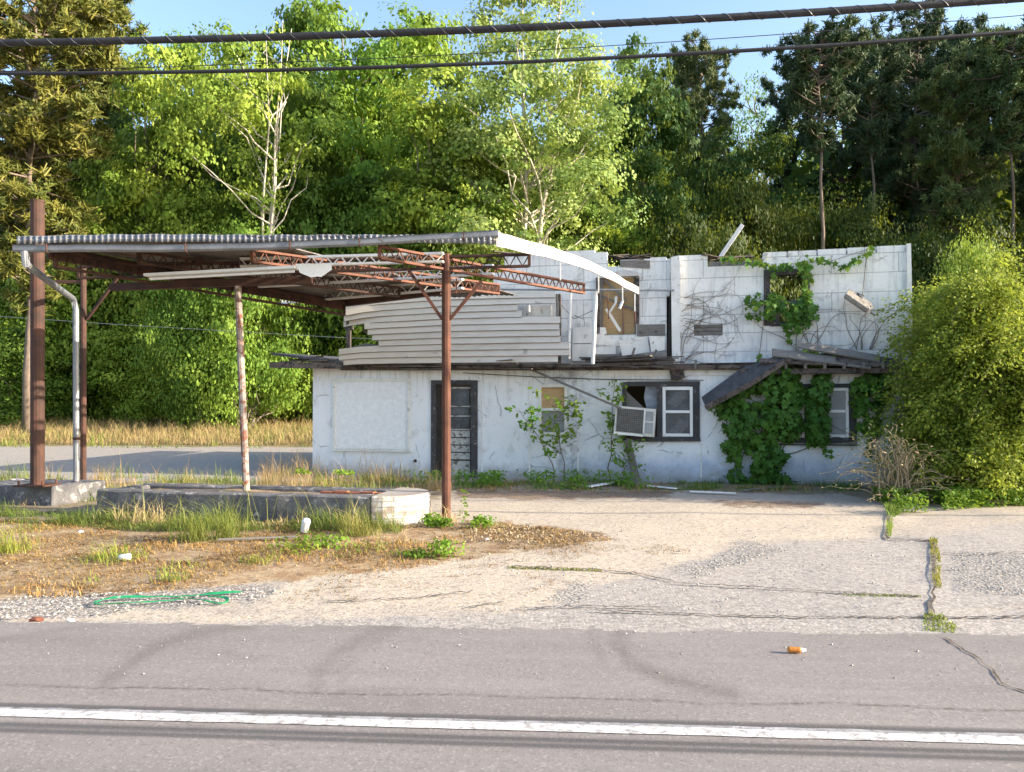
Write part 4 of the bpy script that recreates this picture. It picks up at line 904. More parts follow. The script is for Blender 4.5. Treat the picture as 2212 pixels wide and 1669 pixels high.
def sheets(name, s0, s1, t0, t1, h, mt, lb=None, amp=.02, ph_=0):
    n = int((s1 - s0) * (FR_ - FL).length / .10 * 4); mt_ = 8; vs, fs = [], []
    for jn in range(mt_ + 1):
        for i in range(n + 1):
            s = s0 + (s1 - s0) * i / n; t = t0 + (t1 - t0) * jn / mt_
            vs.append(roof(s, t, h + amp * math.sin(i * math.pi / 2 + ph_) + .012 * math.sin(s * 31 + t * 5)))
    for jn in range(mt_):
        for i in range(n): k = jn * (n + 1) + i; fs.append((k, k + 1, k + n + 2, k + n + 1))
    mb = MB(); mb.add(vs, fs); o = mb.build(name, M[mt], CP, smooth=True, recalc=False)
    sm = o.modifiers.new('thick', 'SOLIDIFY'); sm.thickness = .004
    if lb: o['label'] = lb
    return o
sheets('roof_sheet', -.01, .47, -.025, 1.0, .04, 'sheet', 'corrugated sheets over the left half')
sheets('roof_sheet', .47, .58, .55, 1.0, .04, 'sheet', 'corrugated sheets left at the rear middle')
sheets('roof_sheet', .475, 1.0, -.03, .035, .04, 'sheet', 'strip of sheets along the gutter')
# gutter
mb = MB(); G = []
gd0, gd1 = (FL - EYE).dot(FH) - .06, (FR_ - EYE).dot(FH) - .06
for i in range(15):
    x = 36 + (1077 - 36) * i / 14; yg = np.interp(x, (36, 420, 640, 860, 1077), (539, 538, 532, 521, 507)); G.append(pd(x, float(yg) + .6 * math.sin(i * 2), gd0 + (gd1 - gd0) * i / 14))
vs, fs = [], []; fo = (FL - BL); fo.z = 0; fo.normalize(); fo = Vector((-FH.x, -FH.y, 0))
prof = [(0, .045), (0, -.03), (.02, -.045), (.06, -.045), (.078, -.025), (.082, .04), (.095, .04)]
for p in G:
    for a, b_ in prof: vs.append(p + fo * a + Vector((0, 0, b_)))
k = len(prof)
for i in range(len(G) - 1):
    for jn in range(k - 1): fs.append((i * k + jn, i * k + jn + 1, (i + 1) * k + jn + 1, (i + 1) * k + jn))
fs += [tuple(range(k)), tuple(range((len(G) - 1) * k, len(G) * k))]
mb.add(vs, fs); gt = mb.build('gutter', M['galv'], CP)
mb = MB()
for i in (1, 5, 8, 10, 13):
    p = G[i]; mb.bar(p + fo * .1 + Vector((0, 0, .05)), p + fo * .1 + Vector((0, 0, -.05)), .02, .01); mb.bar(p + fo * .1 + Vector((0, 0, -.05)), p + Vector((0, 0, -.07)), .02, .01)
mb.build_each('strap', M['rust_dark'], gt)
dsx = (p3 - EYE).dot(FH) - .3
mb = MB(); mb.tube([G[0] + fo * .05 + Vector((.14, 0, -.04)), G[0] + fo * .05 + Vector((.16, 0, -.2)), pd(100, 605, 10.4), pd(158, 646, dsx), pd(164, 668, dsx), pd(165, 1066, dsx)], .046, 10); dn = mb.build('downspout', M['galv'], CP)
mb = MB(); mb.tube([pd(165, 945, dsx) , pd(165, 951, dsx)], .054, 10); mb.tube([pd(165, 1040, dsx), pd(165, 1043, dsx)], .054, 10); mb.build_each('strap', M['rust_dark'], dn)
N_ = 640; vs, fs = [], []
for i in range(N_ + 1):
    s_ = -.008 + 1.008 * i / N_; p = roof(s_, -.028) + fo * (.012 * math.sin(i * math.pi / 4))
    vs += [p + Vector((0, 0, .062 + .004 * math.sin(i * .11))), p + Vector((0, 0, -.035 - .004 * math.sin(i * .07)))]
fs = [(2 * i, 2 * i + 1, 2 * i + 3, 2 * i + 2) for i in range(N_)]
mb = MB(); mb.add(vs, fs); o = mb.build('corrugated_edge', M['galv'], CP, smooth=True, recalc=False); sm = o.modifiers.new('thick', 'SOLIDIFY'); sm.thickness = .003
# white fascia along the right end
mb = MB(); vs, fs = [], []; N = 16
fo2 = (FR_ - FL); fo2.z = 0; fo2.normalize()
for i in range(N + 1):
    t = -.02 + 1.0 * i / N; p = FR_.lerp(BR, t) + Vector((0, 0, .12 * math.sin(math.pi * min(1, max(0, t))) - .01))
    hb = .18 - .055 * t; tp = .135 - .06 * t
    for a, b_ in ((.0, tp), (.03, tp), (.03, tp - hb), (.0, tp - hb)): vs.append(p + fo2 * (a + .01 * math.sin(i * 2.1)) + Vector((0, 0, b_ + .006 * math.sin(i * 1.7))))
for i in range(N):
    for jn in range(4): fs.append((i * 4 + jn, i * 4 + (jn + 1) % 4, (i + 1) * 4 + (jn + 1) % 4, (i + 1) * 4 + jn))
fs += [(0, 1, 2, 3), tuple(range(N * 4, N * 4 + 4))]
mb.add(vs, fs); fa = mb.build('fascia', M['fascia'], CP)
def fpt(t, dz): return FR_.lerp(BR, t) + Vector((0, 0, .12 * math.sin(math.pi * t) - .1 + dz)) + fo2 * .015
mb = MB()
for t, L in ((.34, .24), (.62, .26), (.83, .22), (.95, .3)): mb.bar(fpt(t, .02), fpt(t, -L), .05, .02)
mb.bar(fpt(.83, -.22), fpt(.80, -.38), .04, .02); mb.build_each('hanger', M['white_joist'], CP)
mb = MB()
for x0, x1, y1 in ((1312, 1315, 690), (1345, 1346, 724), (1371, 1372, 700)): mb.tube([F(x0, 636, .22), F(x1, y1, .22)], .012, 5)
mb.bar(pd(986, 602, 10.9), pd(986, 635, 10.9), .03, .015); mb.build_each('hanging_strap', M['rust_joist'], CP)
# fluorescent fixture
lf = thing('fluorescent_fixture', 'long white fluorescent trough with a winged end plate under the canopy', 'light fixture', pd(500, 590, 10.0))
a, b_ = pd(318, 596, 10.25), pd(642, 579, 9.85)
mb = MB(); mb.bar(a, b_, .16, .035); mb.build('housing', M['white_metal'], lf)
mb = MB(); mb.tube([a + Vector((.04, 0, -.045)), b_ + Vector((-.04, 0, -.045))], .019, 8); mb.build('tube', M['white_plastic'], lf)
mb = MB(); E = [(638, 571), (652, 570), (716, 572), (717, 583), (694, 599), (686, 598), (672, 600), (648, 590)]
mb.prism([pd(x, y, 9.80) for x, y in E], [pd(x, y, 9.83) for x, y in E]); mb.build('end_plate', M['white_metal'], lf)
mb = MB()
for x in (380, 520, 630): p = a.lerp(b_, (x - 318) / 324); mb.tube([p, p + Vector((0, 0, .16))], .008, 5)
mb.build_each('hanger', M['rust_dark'], lf)
# tall pipe pole standing on its own footing, with a thinner one behind
sp = thing('sign_pole', 'tall thick dark rusty pipe pole rising through the left end of the canopy', 'pole', ph(81, 1050, .3))
bp = ph(81, 1050, .3); dd = (bp - EYE).dot(FH); mb = MB(); mb.tube([bp, pd(81, 436, dd)], .1, 14); mb.build('pole', M['rust_dark'], sp)
mb = MB(); mb.bar(bp + Vector((-.24, 0, .012)), bp + Vector((.24, 0, .012)), .42, .025); mb.build('base_plate', M['rust_dark'], sp)
for i, (x, y) in enumerate(((-.19, -.16), (.19, -.16), (.19, .16), (-.19, .16))): mb = MB(); mb.tube([bp + Vector((x, y, .02)), bp + Vector((x, y, .09))], .016, 6); mb.build('anchor_bolt', M['rust'], sp)
mb = MB(); mb.tube([pd(81, 438, dd), pd(81, 434, dd)], .108, 14); mb.build('cap', M['rust_dark'], sp)

# ------------------------------------------------------------------ pump island and pole footing
def slab_from(name, pts, h, mat, parent=None, jit=.0, seed=1, label=None, cat=None, step=.18):
    rr = random.Random(seed); out = []
    for p, q in zip(pts, pts[1:] + pts[:1]):
        n = max(1, int((q - p).length / step))
        for i in range(n): out.append(p.lerp(q, i / n) + Vector((rr.gauss(0, jit), rr.gauss(0, jit), 0)))
    mb = MB(); L = 0; uv = []
    top = [Vector((p.x, p.y, h + rr.gauss(0, jit * .7))) for p in out]; bot = [Vector((p.x, p.y, -.08)) for p in out]
    mb.prism(top, bot, [(p.x * .8 - p.y * .6, p.z) for p in top]); 
    for i in range(len(out), 2 * len(out)): mb.uv[i] = (mb.uv[i][0], -.08)
    return mb.build(name, mat, parent, origin=None if parent else out[0], bevel=.02)
i0, i1 = ph(206, 1114, 0), ph(800, 1134, 0); iu = (i1 - i0).normalized(); iv = Vector((-iu.y, iu.x, 0))
IS = thing('pump_island', 'long low concrete pump island with a whitewashed brick right end', 'pump island', i0.lerp(i1, .5))
HI = .36
slab_from('curb', [i0, i1, i1 + iv * .28, i0 + iv * .28], HI, M['island'], IS, .008, 3)
slab_from('curb', [i0 + iv * .85, i1 + iv * .85, i1 + iv * 1.1, i0 + iv * 1.1], HI - .01, M['island'], IS, .008, 4)
slab_from('curb', [i0 + iv * .283, i0 + iv * .847 , i0 + iv * .847 + iu * .25, i0 + iv * .283 + iu * .25], HI - .015, M['island'], IS, .006, 5)
slab_from('soil_bed', [i0 + iv * .29 + iu * .26, i1 + iv * .29, i1 + iv * .84, i0 + iv * .84 + iu * .26], HI - .06, worn('bed_soil', (0.24, 0.17, 0.11), (0.33, 0.25, 0.16), (0.14, 0.1, 0.06), 4), IS, .01, 6)
ctr = i1 + iv * .55; arc = [i1 + iu * .003]
arc = [ctr + iu * (.003 + .62 * math.cos(a)) + iv * (-.55 * 1.0 * math.cos(0) * 0 + .555 * math.sin(a)) for a in np.linspace(-math.pi / 2, math.pi / 2, 13)]
e = slab_from('brick_end', arc, HI + .012, M['brick'], IS, .002, 7, step=.4); e['label'] = 'rounded brick end, whitewashed and flaking'
mb = MB()
for k in range(5): p = i1 + iu * (-.9 + .2 * k) + iv * .45 + Vector((0, 0, HI - .05)); mb.bar(p, p + iu * .19 + iv * rnd.gauss(0, .02), .1, .11 + .02 * (k % 2))
mb.build_each('exposed_brick', worn('red_brick', (0.34, 0.12, 0.07), (0.26, 0.10, 0.06), None, 8), IS)
f0, f1 = ph(-60, 1085, 0), ph(112, 1092, 0); fu = (f1 - f0).normalized(); fv = Vector((-fu.y, fu.x, 0))
tag(slab_from('pole_footing', [f0, f1, f1 + fv * .95 + fu * .15, f0 + fv * .95], .29, M['island'], None, .012, 8), 'cracked concrete footing block under the thick rusty pole', 'footing')
f2 = ph(120, 1083, 0); tag(slab_from('broken_concrete', [f2, f2 + fu * .22 - fv * .02, f2 + fu * .25 + fv * .5, f2 + fv * .5], .27, M['island'], None, .02, 9), 'broken lump of concrete between the pole footing and the pump island', 'rubble')

# ------------------------------------------------------------------ overhead cables
def cable(label, pts, y, r, name='overhead_cable', mat='rubber', lash=False):
    P = [py_(x, yy, y) for x, yy in pts]; A = np.array([[p.x, p.z] for p in P]); cf = np.polyfit(A[:, 0], A[:, 1], 2)
    xs = np.linspace(-36, 58, 95); mb = MB(); ln = [Vector((x, y, float(np.polyval(cf, min(x, 16)) + max(0, x - 16) * .02))) for x in xs]
    mb.tube(ln, r, 8)
    o = mb.build(name, M[mat], origin=ln[32], smooth=True); tag(o, label, 'cable', 'utility cables above the road verge')
    if lash:
        mb = MB(); h = []
        for i in range(900):
            x = -9 + 18 * i / 900; z = float(np.polyval(cf, x)); a = i * .42; h.append(Vector((x, y + math.cos(a) * r * 1.04, z + math.sin(a) * r * 1.04)))
        mb.tube(h, .003, 3); mb.build('lashing_wire', M['galv'], o)
    return o
cable('thick black bundled telephone cable, topmost overhead', [(0, 93), (553, 82), (1106, 62), (1650, 33), (2212, -3)], 8.8, .043, lash=True)
cable('second thinner black cable below the thick bundled one', [(0, 160), (553, 152), (1106, 136), (1650, 108), (2212, 68)], 10.0, .026)
cable('hair-thin wire between the two black overhead cables', [(0, 156), (313, 145), (1106, 112), (1700, 75), (2212, 33)], 9.4, .005)
mb = MB(); mb.tube([pd(-200, 672, 24), pd(0, 684, 24), pd(260, 702, 24), pd(740, 730, 24), pd(1000, 738, 24)], .008, 4)
tag(mb.build('overhead_cable', M['galv'], origin=pd(260, 702, 24)), 'thin grey wire crossing the low green trees at the left', 'cable')
# ------------------------------------------------------------------ trees
VB = [make_broadleaf(21, 16, 9, .08, 92, 480, .23, 'bark', rc=1.15, r0=.17), make_broadleaf(22, 16, 9, .06, 100, 460, .22, 'bark', rc=1.1, egg=.65, r0=.17), make_broadleaf(23, 16, 9, .12, 84, 500, .25, 'bark', rc=1.25, egg=.5, r0=.17)]
VS = make_broadleaf(31, 24, 9, .22, 120, 330, .2, 'pale_bark', stems=2, rc=1.0, r0=.2, egg=.6, trunk_top=.97)
VM = make_broadleaf(32, 16, 8, .55, 42, 200, .2, 'pale_bark', stems=4, rc=.9, r0=.12, egg=.7, trunk_top=.95)
VF = make_broadleaf(33, 16, 7, .3, 90, 60, .2, 'bark', rc=.9, egg=.6)
VP = [make_pine(41, 20, 6.5, .42, 120), make_pine(42, 20, 6.0, .48, 105), make_pine(43, 20, 7, .25, 150), make_pine(44, 20, 6, .70, 62)]
VU = [make_broadleaf(51, 6, 6, .0, 110, 260, .135, 'bark', rc=.72, r0=.05, egg=.5, limb=.2), make_broadleaf(52, 6, 6, .0, 110, 260, .135, 'bark', rc=.76, r0=.05, egg=.6, limb=.2)]
def tree(px, top, wpx, d, meshes, H0, W0, color, label, group=None, name='tree', rot=None, base=None):
    p = pd(px, 870, d); z0 = float(hill(np.array(p.x), np.array(p.y))) - .1
    H = (870 - top) / FPX * d + 1.6 - z0; s = wpx * (1.17 if 'broad' in name else 1.0) * d / FPX / W0
    return plant_tree(name, label, 'pine tree' if 'pine' in name else ('shrub' if 'shrub' in name else 'tree'), meshes, (p.x, p.y, z0), s, H / H0, (px * 1.7 + d) % 6.28 if rot is None else rot, color, group)
GB = 'broadleaf trees behind the station'; GP = 'pine trees on the slope'; GU = 'shrubs along the wood edge'
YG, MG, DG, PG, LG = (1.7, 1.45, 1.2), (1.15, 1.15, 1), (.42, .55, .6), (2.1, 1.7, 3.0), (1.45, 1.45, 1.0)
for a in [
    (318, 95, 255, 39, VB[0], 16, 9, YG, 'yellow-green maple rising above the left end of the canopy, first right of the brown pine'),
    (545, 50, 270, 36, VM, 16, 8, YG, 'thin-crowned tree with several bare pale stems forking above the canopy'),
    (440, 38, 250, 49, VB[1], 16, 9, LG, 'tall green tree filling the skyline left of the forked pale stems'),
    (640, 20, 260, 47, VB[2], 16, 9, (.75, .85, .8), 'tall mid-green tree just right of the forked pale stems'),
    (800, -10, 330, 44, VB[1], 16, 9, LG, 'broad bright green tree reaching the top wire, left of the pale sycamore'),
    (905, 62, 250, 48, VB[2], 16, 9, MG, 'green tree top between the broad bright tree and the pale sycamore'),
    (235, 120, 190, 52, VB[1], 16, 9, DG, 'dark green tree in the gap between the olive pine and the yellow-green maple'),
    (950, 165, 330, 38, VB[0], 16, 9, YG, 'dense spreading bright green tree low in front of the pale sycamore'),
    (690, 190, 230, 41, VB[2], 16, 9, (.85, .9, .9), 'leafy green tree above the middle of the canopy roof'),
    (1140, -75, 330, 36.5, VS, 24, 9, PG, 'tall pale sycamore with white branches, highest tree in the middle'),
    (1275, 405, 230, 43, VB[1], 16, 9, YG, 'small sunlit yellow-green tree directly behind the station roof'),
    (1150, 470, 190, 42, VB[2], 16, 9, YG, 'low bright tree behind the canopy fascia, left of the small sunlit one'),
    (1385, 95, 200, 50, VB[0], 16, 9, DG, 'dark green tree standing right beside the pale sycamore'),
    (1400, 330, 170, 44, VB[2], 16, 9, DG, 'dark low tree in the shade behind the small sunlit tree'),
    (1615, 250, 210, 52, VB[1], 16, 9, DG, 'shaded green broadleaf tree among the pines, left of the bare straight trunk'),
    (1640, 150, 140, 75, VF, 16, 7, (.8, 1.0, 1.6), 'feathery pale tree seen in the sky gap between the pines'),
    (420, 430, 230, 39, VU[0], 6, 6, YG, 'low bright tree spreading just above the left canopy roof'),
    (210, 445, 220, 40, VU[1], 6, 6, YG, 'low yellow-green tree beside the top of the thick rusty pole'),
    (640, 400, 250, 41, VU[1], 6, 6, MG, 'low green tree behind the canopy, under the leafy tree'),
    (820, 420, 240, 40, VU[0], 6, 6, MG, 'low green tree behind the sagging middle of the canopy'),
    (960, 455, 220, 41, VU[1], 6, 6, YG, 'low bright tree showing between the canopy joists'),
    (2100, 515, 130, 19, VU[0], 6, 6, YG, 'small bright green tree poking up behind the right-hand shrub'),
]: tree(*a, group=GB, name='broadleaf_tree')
BR_, PD_, PL_ = (1.6, 1.35, .8), (.62, .78, .95), (1.25, 1.3, 1.25)
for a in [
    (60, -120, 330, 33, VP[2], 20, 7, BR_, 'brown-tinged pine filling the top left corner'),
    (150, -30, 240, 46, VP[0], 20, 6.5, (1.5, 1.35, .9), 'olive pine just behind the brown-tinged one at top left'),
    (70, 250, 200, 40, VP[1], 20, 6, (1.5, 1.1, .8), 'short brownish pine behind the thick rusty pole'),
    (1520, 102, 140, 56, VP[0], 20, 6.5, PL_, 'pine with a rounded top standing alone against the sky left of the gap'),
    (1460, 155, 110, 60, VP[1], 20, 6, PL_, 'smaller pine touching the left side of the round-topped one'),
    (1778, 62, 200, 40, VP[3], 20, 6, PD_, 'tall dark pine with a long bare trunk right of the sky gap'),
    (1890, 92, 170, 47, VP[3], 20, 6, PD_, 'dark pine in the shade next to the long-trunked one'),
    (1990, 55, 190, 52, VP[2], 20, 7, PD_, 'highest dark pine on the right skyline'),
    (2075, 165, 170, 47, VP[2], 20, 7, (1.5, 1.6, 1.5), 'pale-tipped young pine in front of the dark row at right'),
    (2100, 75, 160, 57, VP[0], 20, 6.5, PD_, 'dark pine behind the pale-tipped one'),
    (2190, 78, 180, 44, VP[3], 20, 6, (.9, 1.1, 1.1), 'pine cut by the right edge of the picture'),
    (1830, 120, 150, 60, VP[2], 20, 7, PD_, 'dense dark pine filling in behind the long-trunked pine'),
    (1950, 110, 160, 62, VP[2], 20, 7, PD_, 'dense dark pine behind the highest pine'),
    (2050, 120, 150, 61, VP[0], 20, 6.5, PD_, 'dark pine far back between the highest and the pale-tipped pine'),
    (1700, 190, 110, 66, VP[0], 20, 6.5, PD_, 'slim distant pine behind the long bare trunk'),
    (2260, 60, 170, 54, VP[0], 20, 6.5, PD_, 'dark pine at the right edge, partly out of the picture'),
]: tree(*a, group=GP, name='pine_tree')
for px, top, wpx, d, k in ((2420, 30, 220, 44, 0), (2600, 20, 220, 50, 1), (2800, 0, 240, 43, 2), (2550, 60, 200, 38, 2), (3000, 20, 240, 47, 0)):  # unseen pines added beyond the frame to shade the ones in view
    tree(px, top, wpx, d, VP[k], 20, (6.5, 6, 7)[k], PD_, 'unseen dark pine added on the right to shade the pines in view', 'unseen shade pines added to the right of the view', 'pine_tree')
SH = [(-40, 560, 260, 33, 'rounded green shrub at the far left edge'), (110, 600, 240, 31, 'bright shrub between the thick rusty pole and the picture edge'), (260, 570, 240, 33, 'leafy shrub seen right of the downspout'), (390, 590, 240, 32, 'yellow-green shrub between the downspout and the chipped post'),
      (520, 620, 240, 34, 'dense green shrub behind the chipped post'), (640, 640, 230, 33, 'darker shrub just left of the station corner'), (760, 600, 240, 33, 'shrub behind the left corner of the station'), (330, 700, 200, 30, 'low shrub at the edge of the dry grass'), (600, 720, 200, 30.5, 'low dark shrub above the dry grass near the station'), (40, 720, 220, 29, 'low bright shrub at the foot of the thick pole'), (470, 500, 240, 37, 'taller shrub under the canopy roof line'), (180, 520, 240, 37, 'taller shrub above the downspout elbow'), (720, 520, 240, 38, 'taller shrub behind the clapboard screen')]
for i, (px, top, w, d, lb) in enumerate(SH): tree(px, top, w * 1.15, d + 8, VU[i % 2], 6, 6, [(1.9, 1.6, 1.1), (1.6, 1.45, 1.0), (.85, .9, .7), (1.6, 1.45, .95), (.6, .7, .6), (.7, .78, .65), (.42, .55, .5)][i % 7], lb, GU, 'shrub')
SH += [(530, 488, 210, 26.5, 'leafy shrub hiding the foot of the bare forked pale stems'), (430, 560, 170, 27, 'shrub left of the foot of the forked pale stems')]
for i, (px, top, w, d, lb) in enumerate(SH[-2:]): tree(px, top, w * 1.15, d + 8, VU[i % 2], 6, 6, (1.2, 1.2, .95), lb, GU, 'shrub')
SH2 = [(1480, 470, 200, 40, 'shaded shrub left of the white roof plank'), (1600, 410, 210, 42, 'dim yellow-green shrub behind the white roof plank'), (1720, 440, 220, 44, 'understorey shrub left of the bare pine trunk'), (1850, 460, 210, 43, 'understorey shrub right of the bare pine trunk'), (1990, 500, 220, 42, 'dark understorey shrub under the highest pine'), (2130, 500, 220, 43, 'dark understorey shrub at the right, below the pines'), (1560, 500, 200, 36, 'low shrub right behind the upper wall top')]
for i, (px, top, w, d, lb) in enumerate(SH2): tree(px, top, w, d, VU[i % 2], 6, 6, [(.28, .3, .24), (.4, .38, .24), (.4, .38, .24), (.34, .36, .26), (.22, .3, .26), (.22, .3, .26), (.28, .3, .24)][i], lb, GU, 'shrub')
# the wood behind reads as one dark mass
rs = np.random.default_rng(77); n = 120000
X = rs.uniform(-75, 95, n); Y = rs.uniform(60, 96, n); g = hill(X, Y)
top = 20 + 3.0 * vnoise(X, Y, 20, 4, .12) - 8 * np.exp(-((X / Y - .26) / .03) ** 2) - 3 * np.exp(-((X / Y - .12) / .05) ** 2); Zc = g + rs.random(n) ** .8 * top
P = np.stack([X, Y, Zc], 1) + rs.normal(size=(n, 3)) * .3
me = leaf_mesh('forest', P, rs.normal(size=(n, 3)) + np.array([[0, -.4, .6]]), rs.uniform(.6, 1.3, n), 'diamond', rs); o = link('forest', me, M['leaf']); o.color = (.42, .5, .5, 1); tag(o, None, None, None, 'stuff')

# ------------------------------------------------------------------ creepers on the walls
def inpoly(px, py, poly): return sdist(px, py, poly) > 0
def wall_leaves(name, areas, per, w0, w1, size, seed, parent, lines=(), lper=26, lrad=9, thr=-.25):
    rs = np.random.default_rng(seed); P, Nn = [], []
    B_ = np.array(BN); down = np.array([0, 0, -1.0])
    for poly in areas:
        a = np.array(poly); lo, hi = a.min(0), a.max(0); n = int((hi - lo).prod() / 100 * per)
        px = rs.uniform(lo[0], hi[0], n); py = rs.uniform(lo[1], hi[1], n)
        sd = sdist(px, py, poly) + 9 * vnoise(px / 40, py / 40, seed + 1, 4, 1); k = (sd > 0) & (vnoise(px / 30, py / 30, seed + 2, 3, 1) > thr)
        for x, y, s in zip(px[k], py[k], sd[k]):
            w = w0 + (w1 - w0) * rs.random() * min(1, s / 22 + .25); p = F(x, y, w); P.append(p)
    for ln in lines:
        for (x0, y0), (x1, y1) in zip(ln[:-1], ln[1:]):
            for i in range(max(2, int(math.hypot(x1 - x0, y1 - y0) / 10 * lper / 4))):
                t = rs.random(); P.append(F(x0 + (x1 - x0) * t + rs.normal() * lrad * .6, y0 + (y1 - y0) * t + rs.normal() * lrad * .5, w0 + rs.random() * (w1 - w0) * .6))
    P = np.array([tuple(p) for p in P]); n = len(P); Nn = B_[None] + rs.normal(size=(n, 3)) * .7 + np.array([[0, 0, .35]])
    me = leaf_mesh(name, P, Nn, size * rs.uniform(.35, 1.4, n), 'lobed', rs, np.clip(.4 + .45 * vnoise(P[:, 0] * 2, P[:, 2] * 2, seed, 3, 1) + rs.normal(size=n) * .15, 0, 1), np.tile(down, (n, 1)))
    return link(name, me, M['ivy'], parent, Vector((0, 0, 0)) - world_loc(parent) if parent else None)
def stems(name, walks, w, parent, mat='stem', r=.007):
    mb = MB()
    for ln, rr in walks: mb.tube([F(x, y, w + .012 * math.sin(i)) for i, (x, y) in enumerate(ln)], [max(.0025, rr * (1 - .7 * i / len(ln))) for i in range(len(ln))], 4, False)
    o = mb.build(name, M[mat], parent, recalc=False); return o
def walk(x, y, a, L, rnd, step=9, curl=.25, g=0):
    ln = [(x, y)]; da = 0
    for i in range(int(L / step)):
        da = da * .7 + rnd.gauss(0, curl) ; a += da * .5; x += math.cos(a) * step; y += math.sin(a) * step + g; ln.append((x, y))
    return ln
v1 = thing('wall_creeper', 'thick dark green creeper hanging over the twin lower window', 'creeper', F(1640, 1030, .2))
A1 = [[(1560, 845), (1600, 815), (1660, 790), (1700, 782), (1726, 800), (1738, 850), (1732, 940), (1700, 960), (1690, 1010), (1700, 1040), (1650, 1045), (1625, 1020), (1610, 960), (1570, 945), (1548, 900)],
      [(1740, 850), (1760, 800), (1786, 790), (1798, 830), (1796, 900), (1786, 955), (1760, 965), (1738, 940)], [(1838, 825), (1870, 808), (1925, 815), (1925, 870), (1905, 895), (1888, 945), (1870, 930), (1842, 895)],
      [(1560, 950), (1585, 955), (1590, 1000), (1575, 1010), (1562, 980)], [(1572, 1030), (1620, 1022), (1705, 1030), (1700, 1052), (1580, 1050)], [(1740, 775), (1800, 770), (1830, 785), (1800, 800), (1745, 800)]]
wall_leaves('foliage', A1, 5.6, .05, .5, .14, 61, v1, [[(1600, 950), (1594, 1000), (1576, 1046)], [(1880, 935), (1874, 962), (1880, 985)], [(1562, 850), (1543, 878), (1540, 900)], [(1700, 780), (1760, 768), (1830, 776), (1900, 800)], [(1690, 1030), (1720, 1050)], [(1650, 800), (1640, 770)], [(1780, 955), (1790, 985)]], 18, 9, thr=-.55)
stems('stem', [(walk(1650 + 20 * rnd.random(), 1040, -1.6 + rnd.gauss(0, .3), 260, rnd), .014) for i in range(7)], .04, v1)
v2 = thing('wall_creeper', 'creeper with bright leaves growing round the upper window and along the wall top', 'creeper', F(1700, 760, .1))
A2 = [[(1606, 655), (1630, 640), (1665, 628), (1690, 632), (1690, 668), (1670, 690), (1635, 700), (1610, 690)], [(1724, 590), (1752, 575), (1758, 640), (1772, 680), (1755, 700), (1735, 695), (1738, 640)], [(1684, 640), (1735, 650), (1738, 700), (1770, 706), (1715, 722), (1690, 712), (1684, 670)]]
L2 = [[(1560, 563), (1600, 565), (1640, 572), (1665, 578), (1700, 576), (1735, 570), (1755, 560), (1788, 568), (1822, 583), (1845, 572), (1862, 555), (1886, 537)], [(1690, 700), (1706, 730), (1712, 745)], [(1638, 770), (1645, 790)], [(1665, 595), (1690, 578), (1735, 578)]]
wall_leaves('foliage', A2, 4.2, .0, .22, .12, 62, v2, L2, 16, 7)
W_ = [(walk(1472 + rnd.random() * 12, 640 + rnd.random() * 150, rnd.uniform(-1.1, .4), rnd.uniform(90, 240), rnd), .007) for i in range(17)]
W_ += [(walk(1720 + rnd.random() * 60, 760, -1.57 + rnd.gauss(0, .7), rnd.uniform(90, 230), rnd), .008) for i in range(9)] + [(walk(1800 + rnd.random() * 90, 755, -1.57 + rnd.gauss(0, .6), rnd.uniform(60, 150), rnd), .008) for i in range(8)]
W_ += [(walk(1470, 790 - 30 * i, -1.5 + rnd.gauss(0, .15), 200, rnd, curl=.15), .008) for i in range(3)] + [([(1640, 770), (1650, 690), (1655, 600), (1700, 570), (1790, 566), (1886, 535)], .008), ([(1480, 700), (1560, 680), (1650, 640), (1720, 600)], .007)]
stems('stem', W_, T1 + .03, v2)

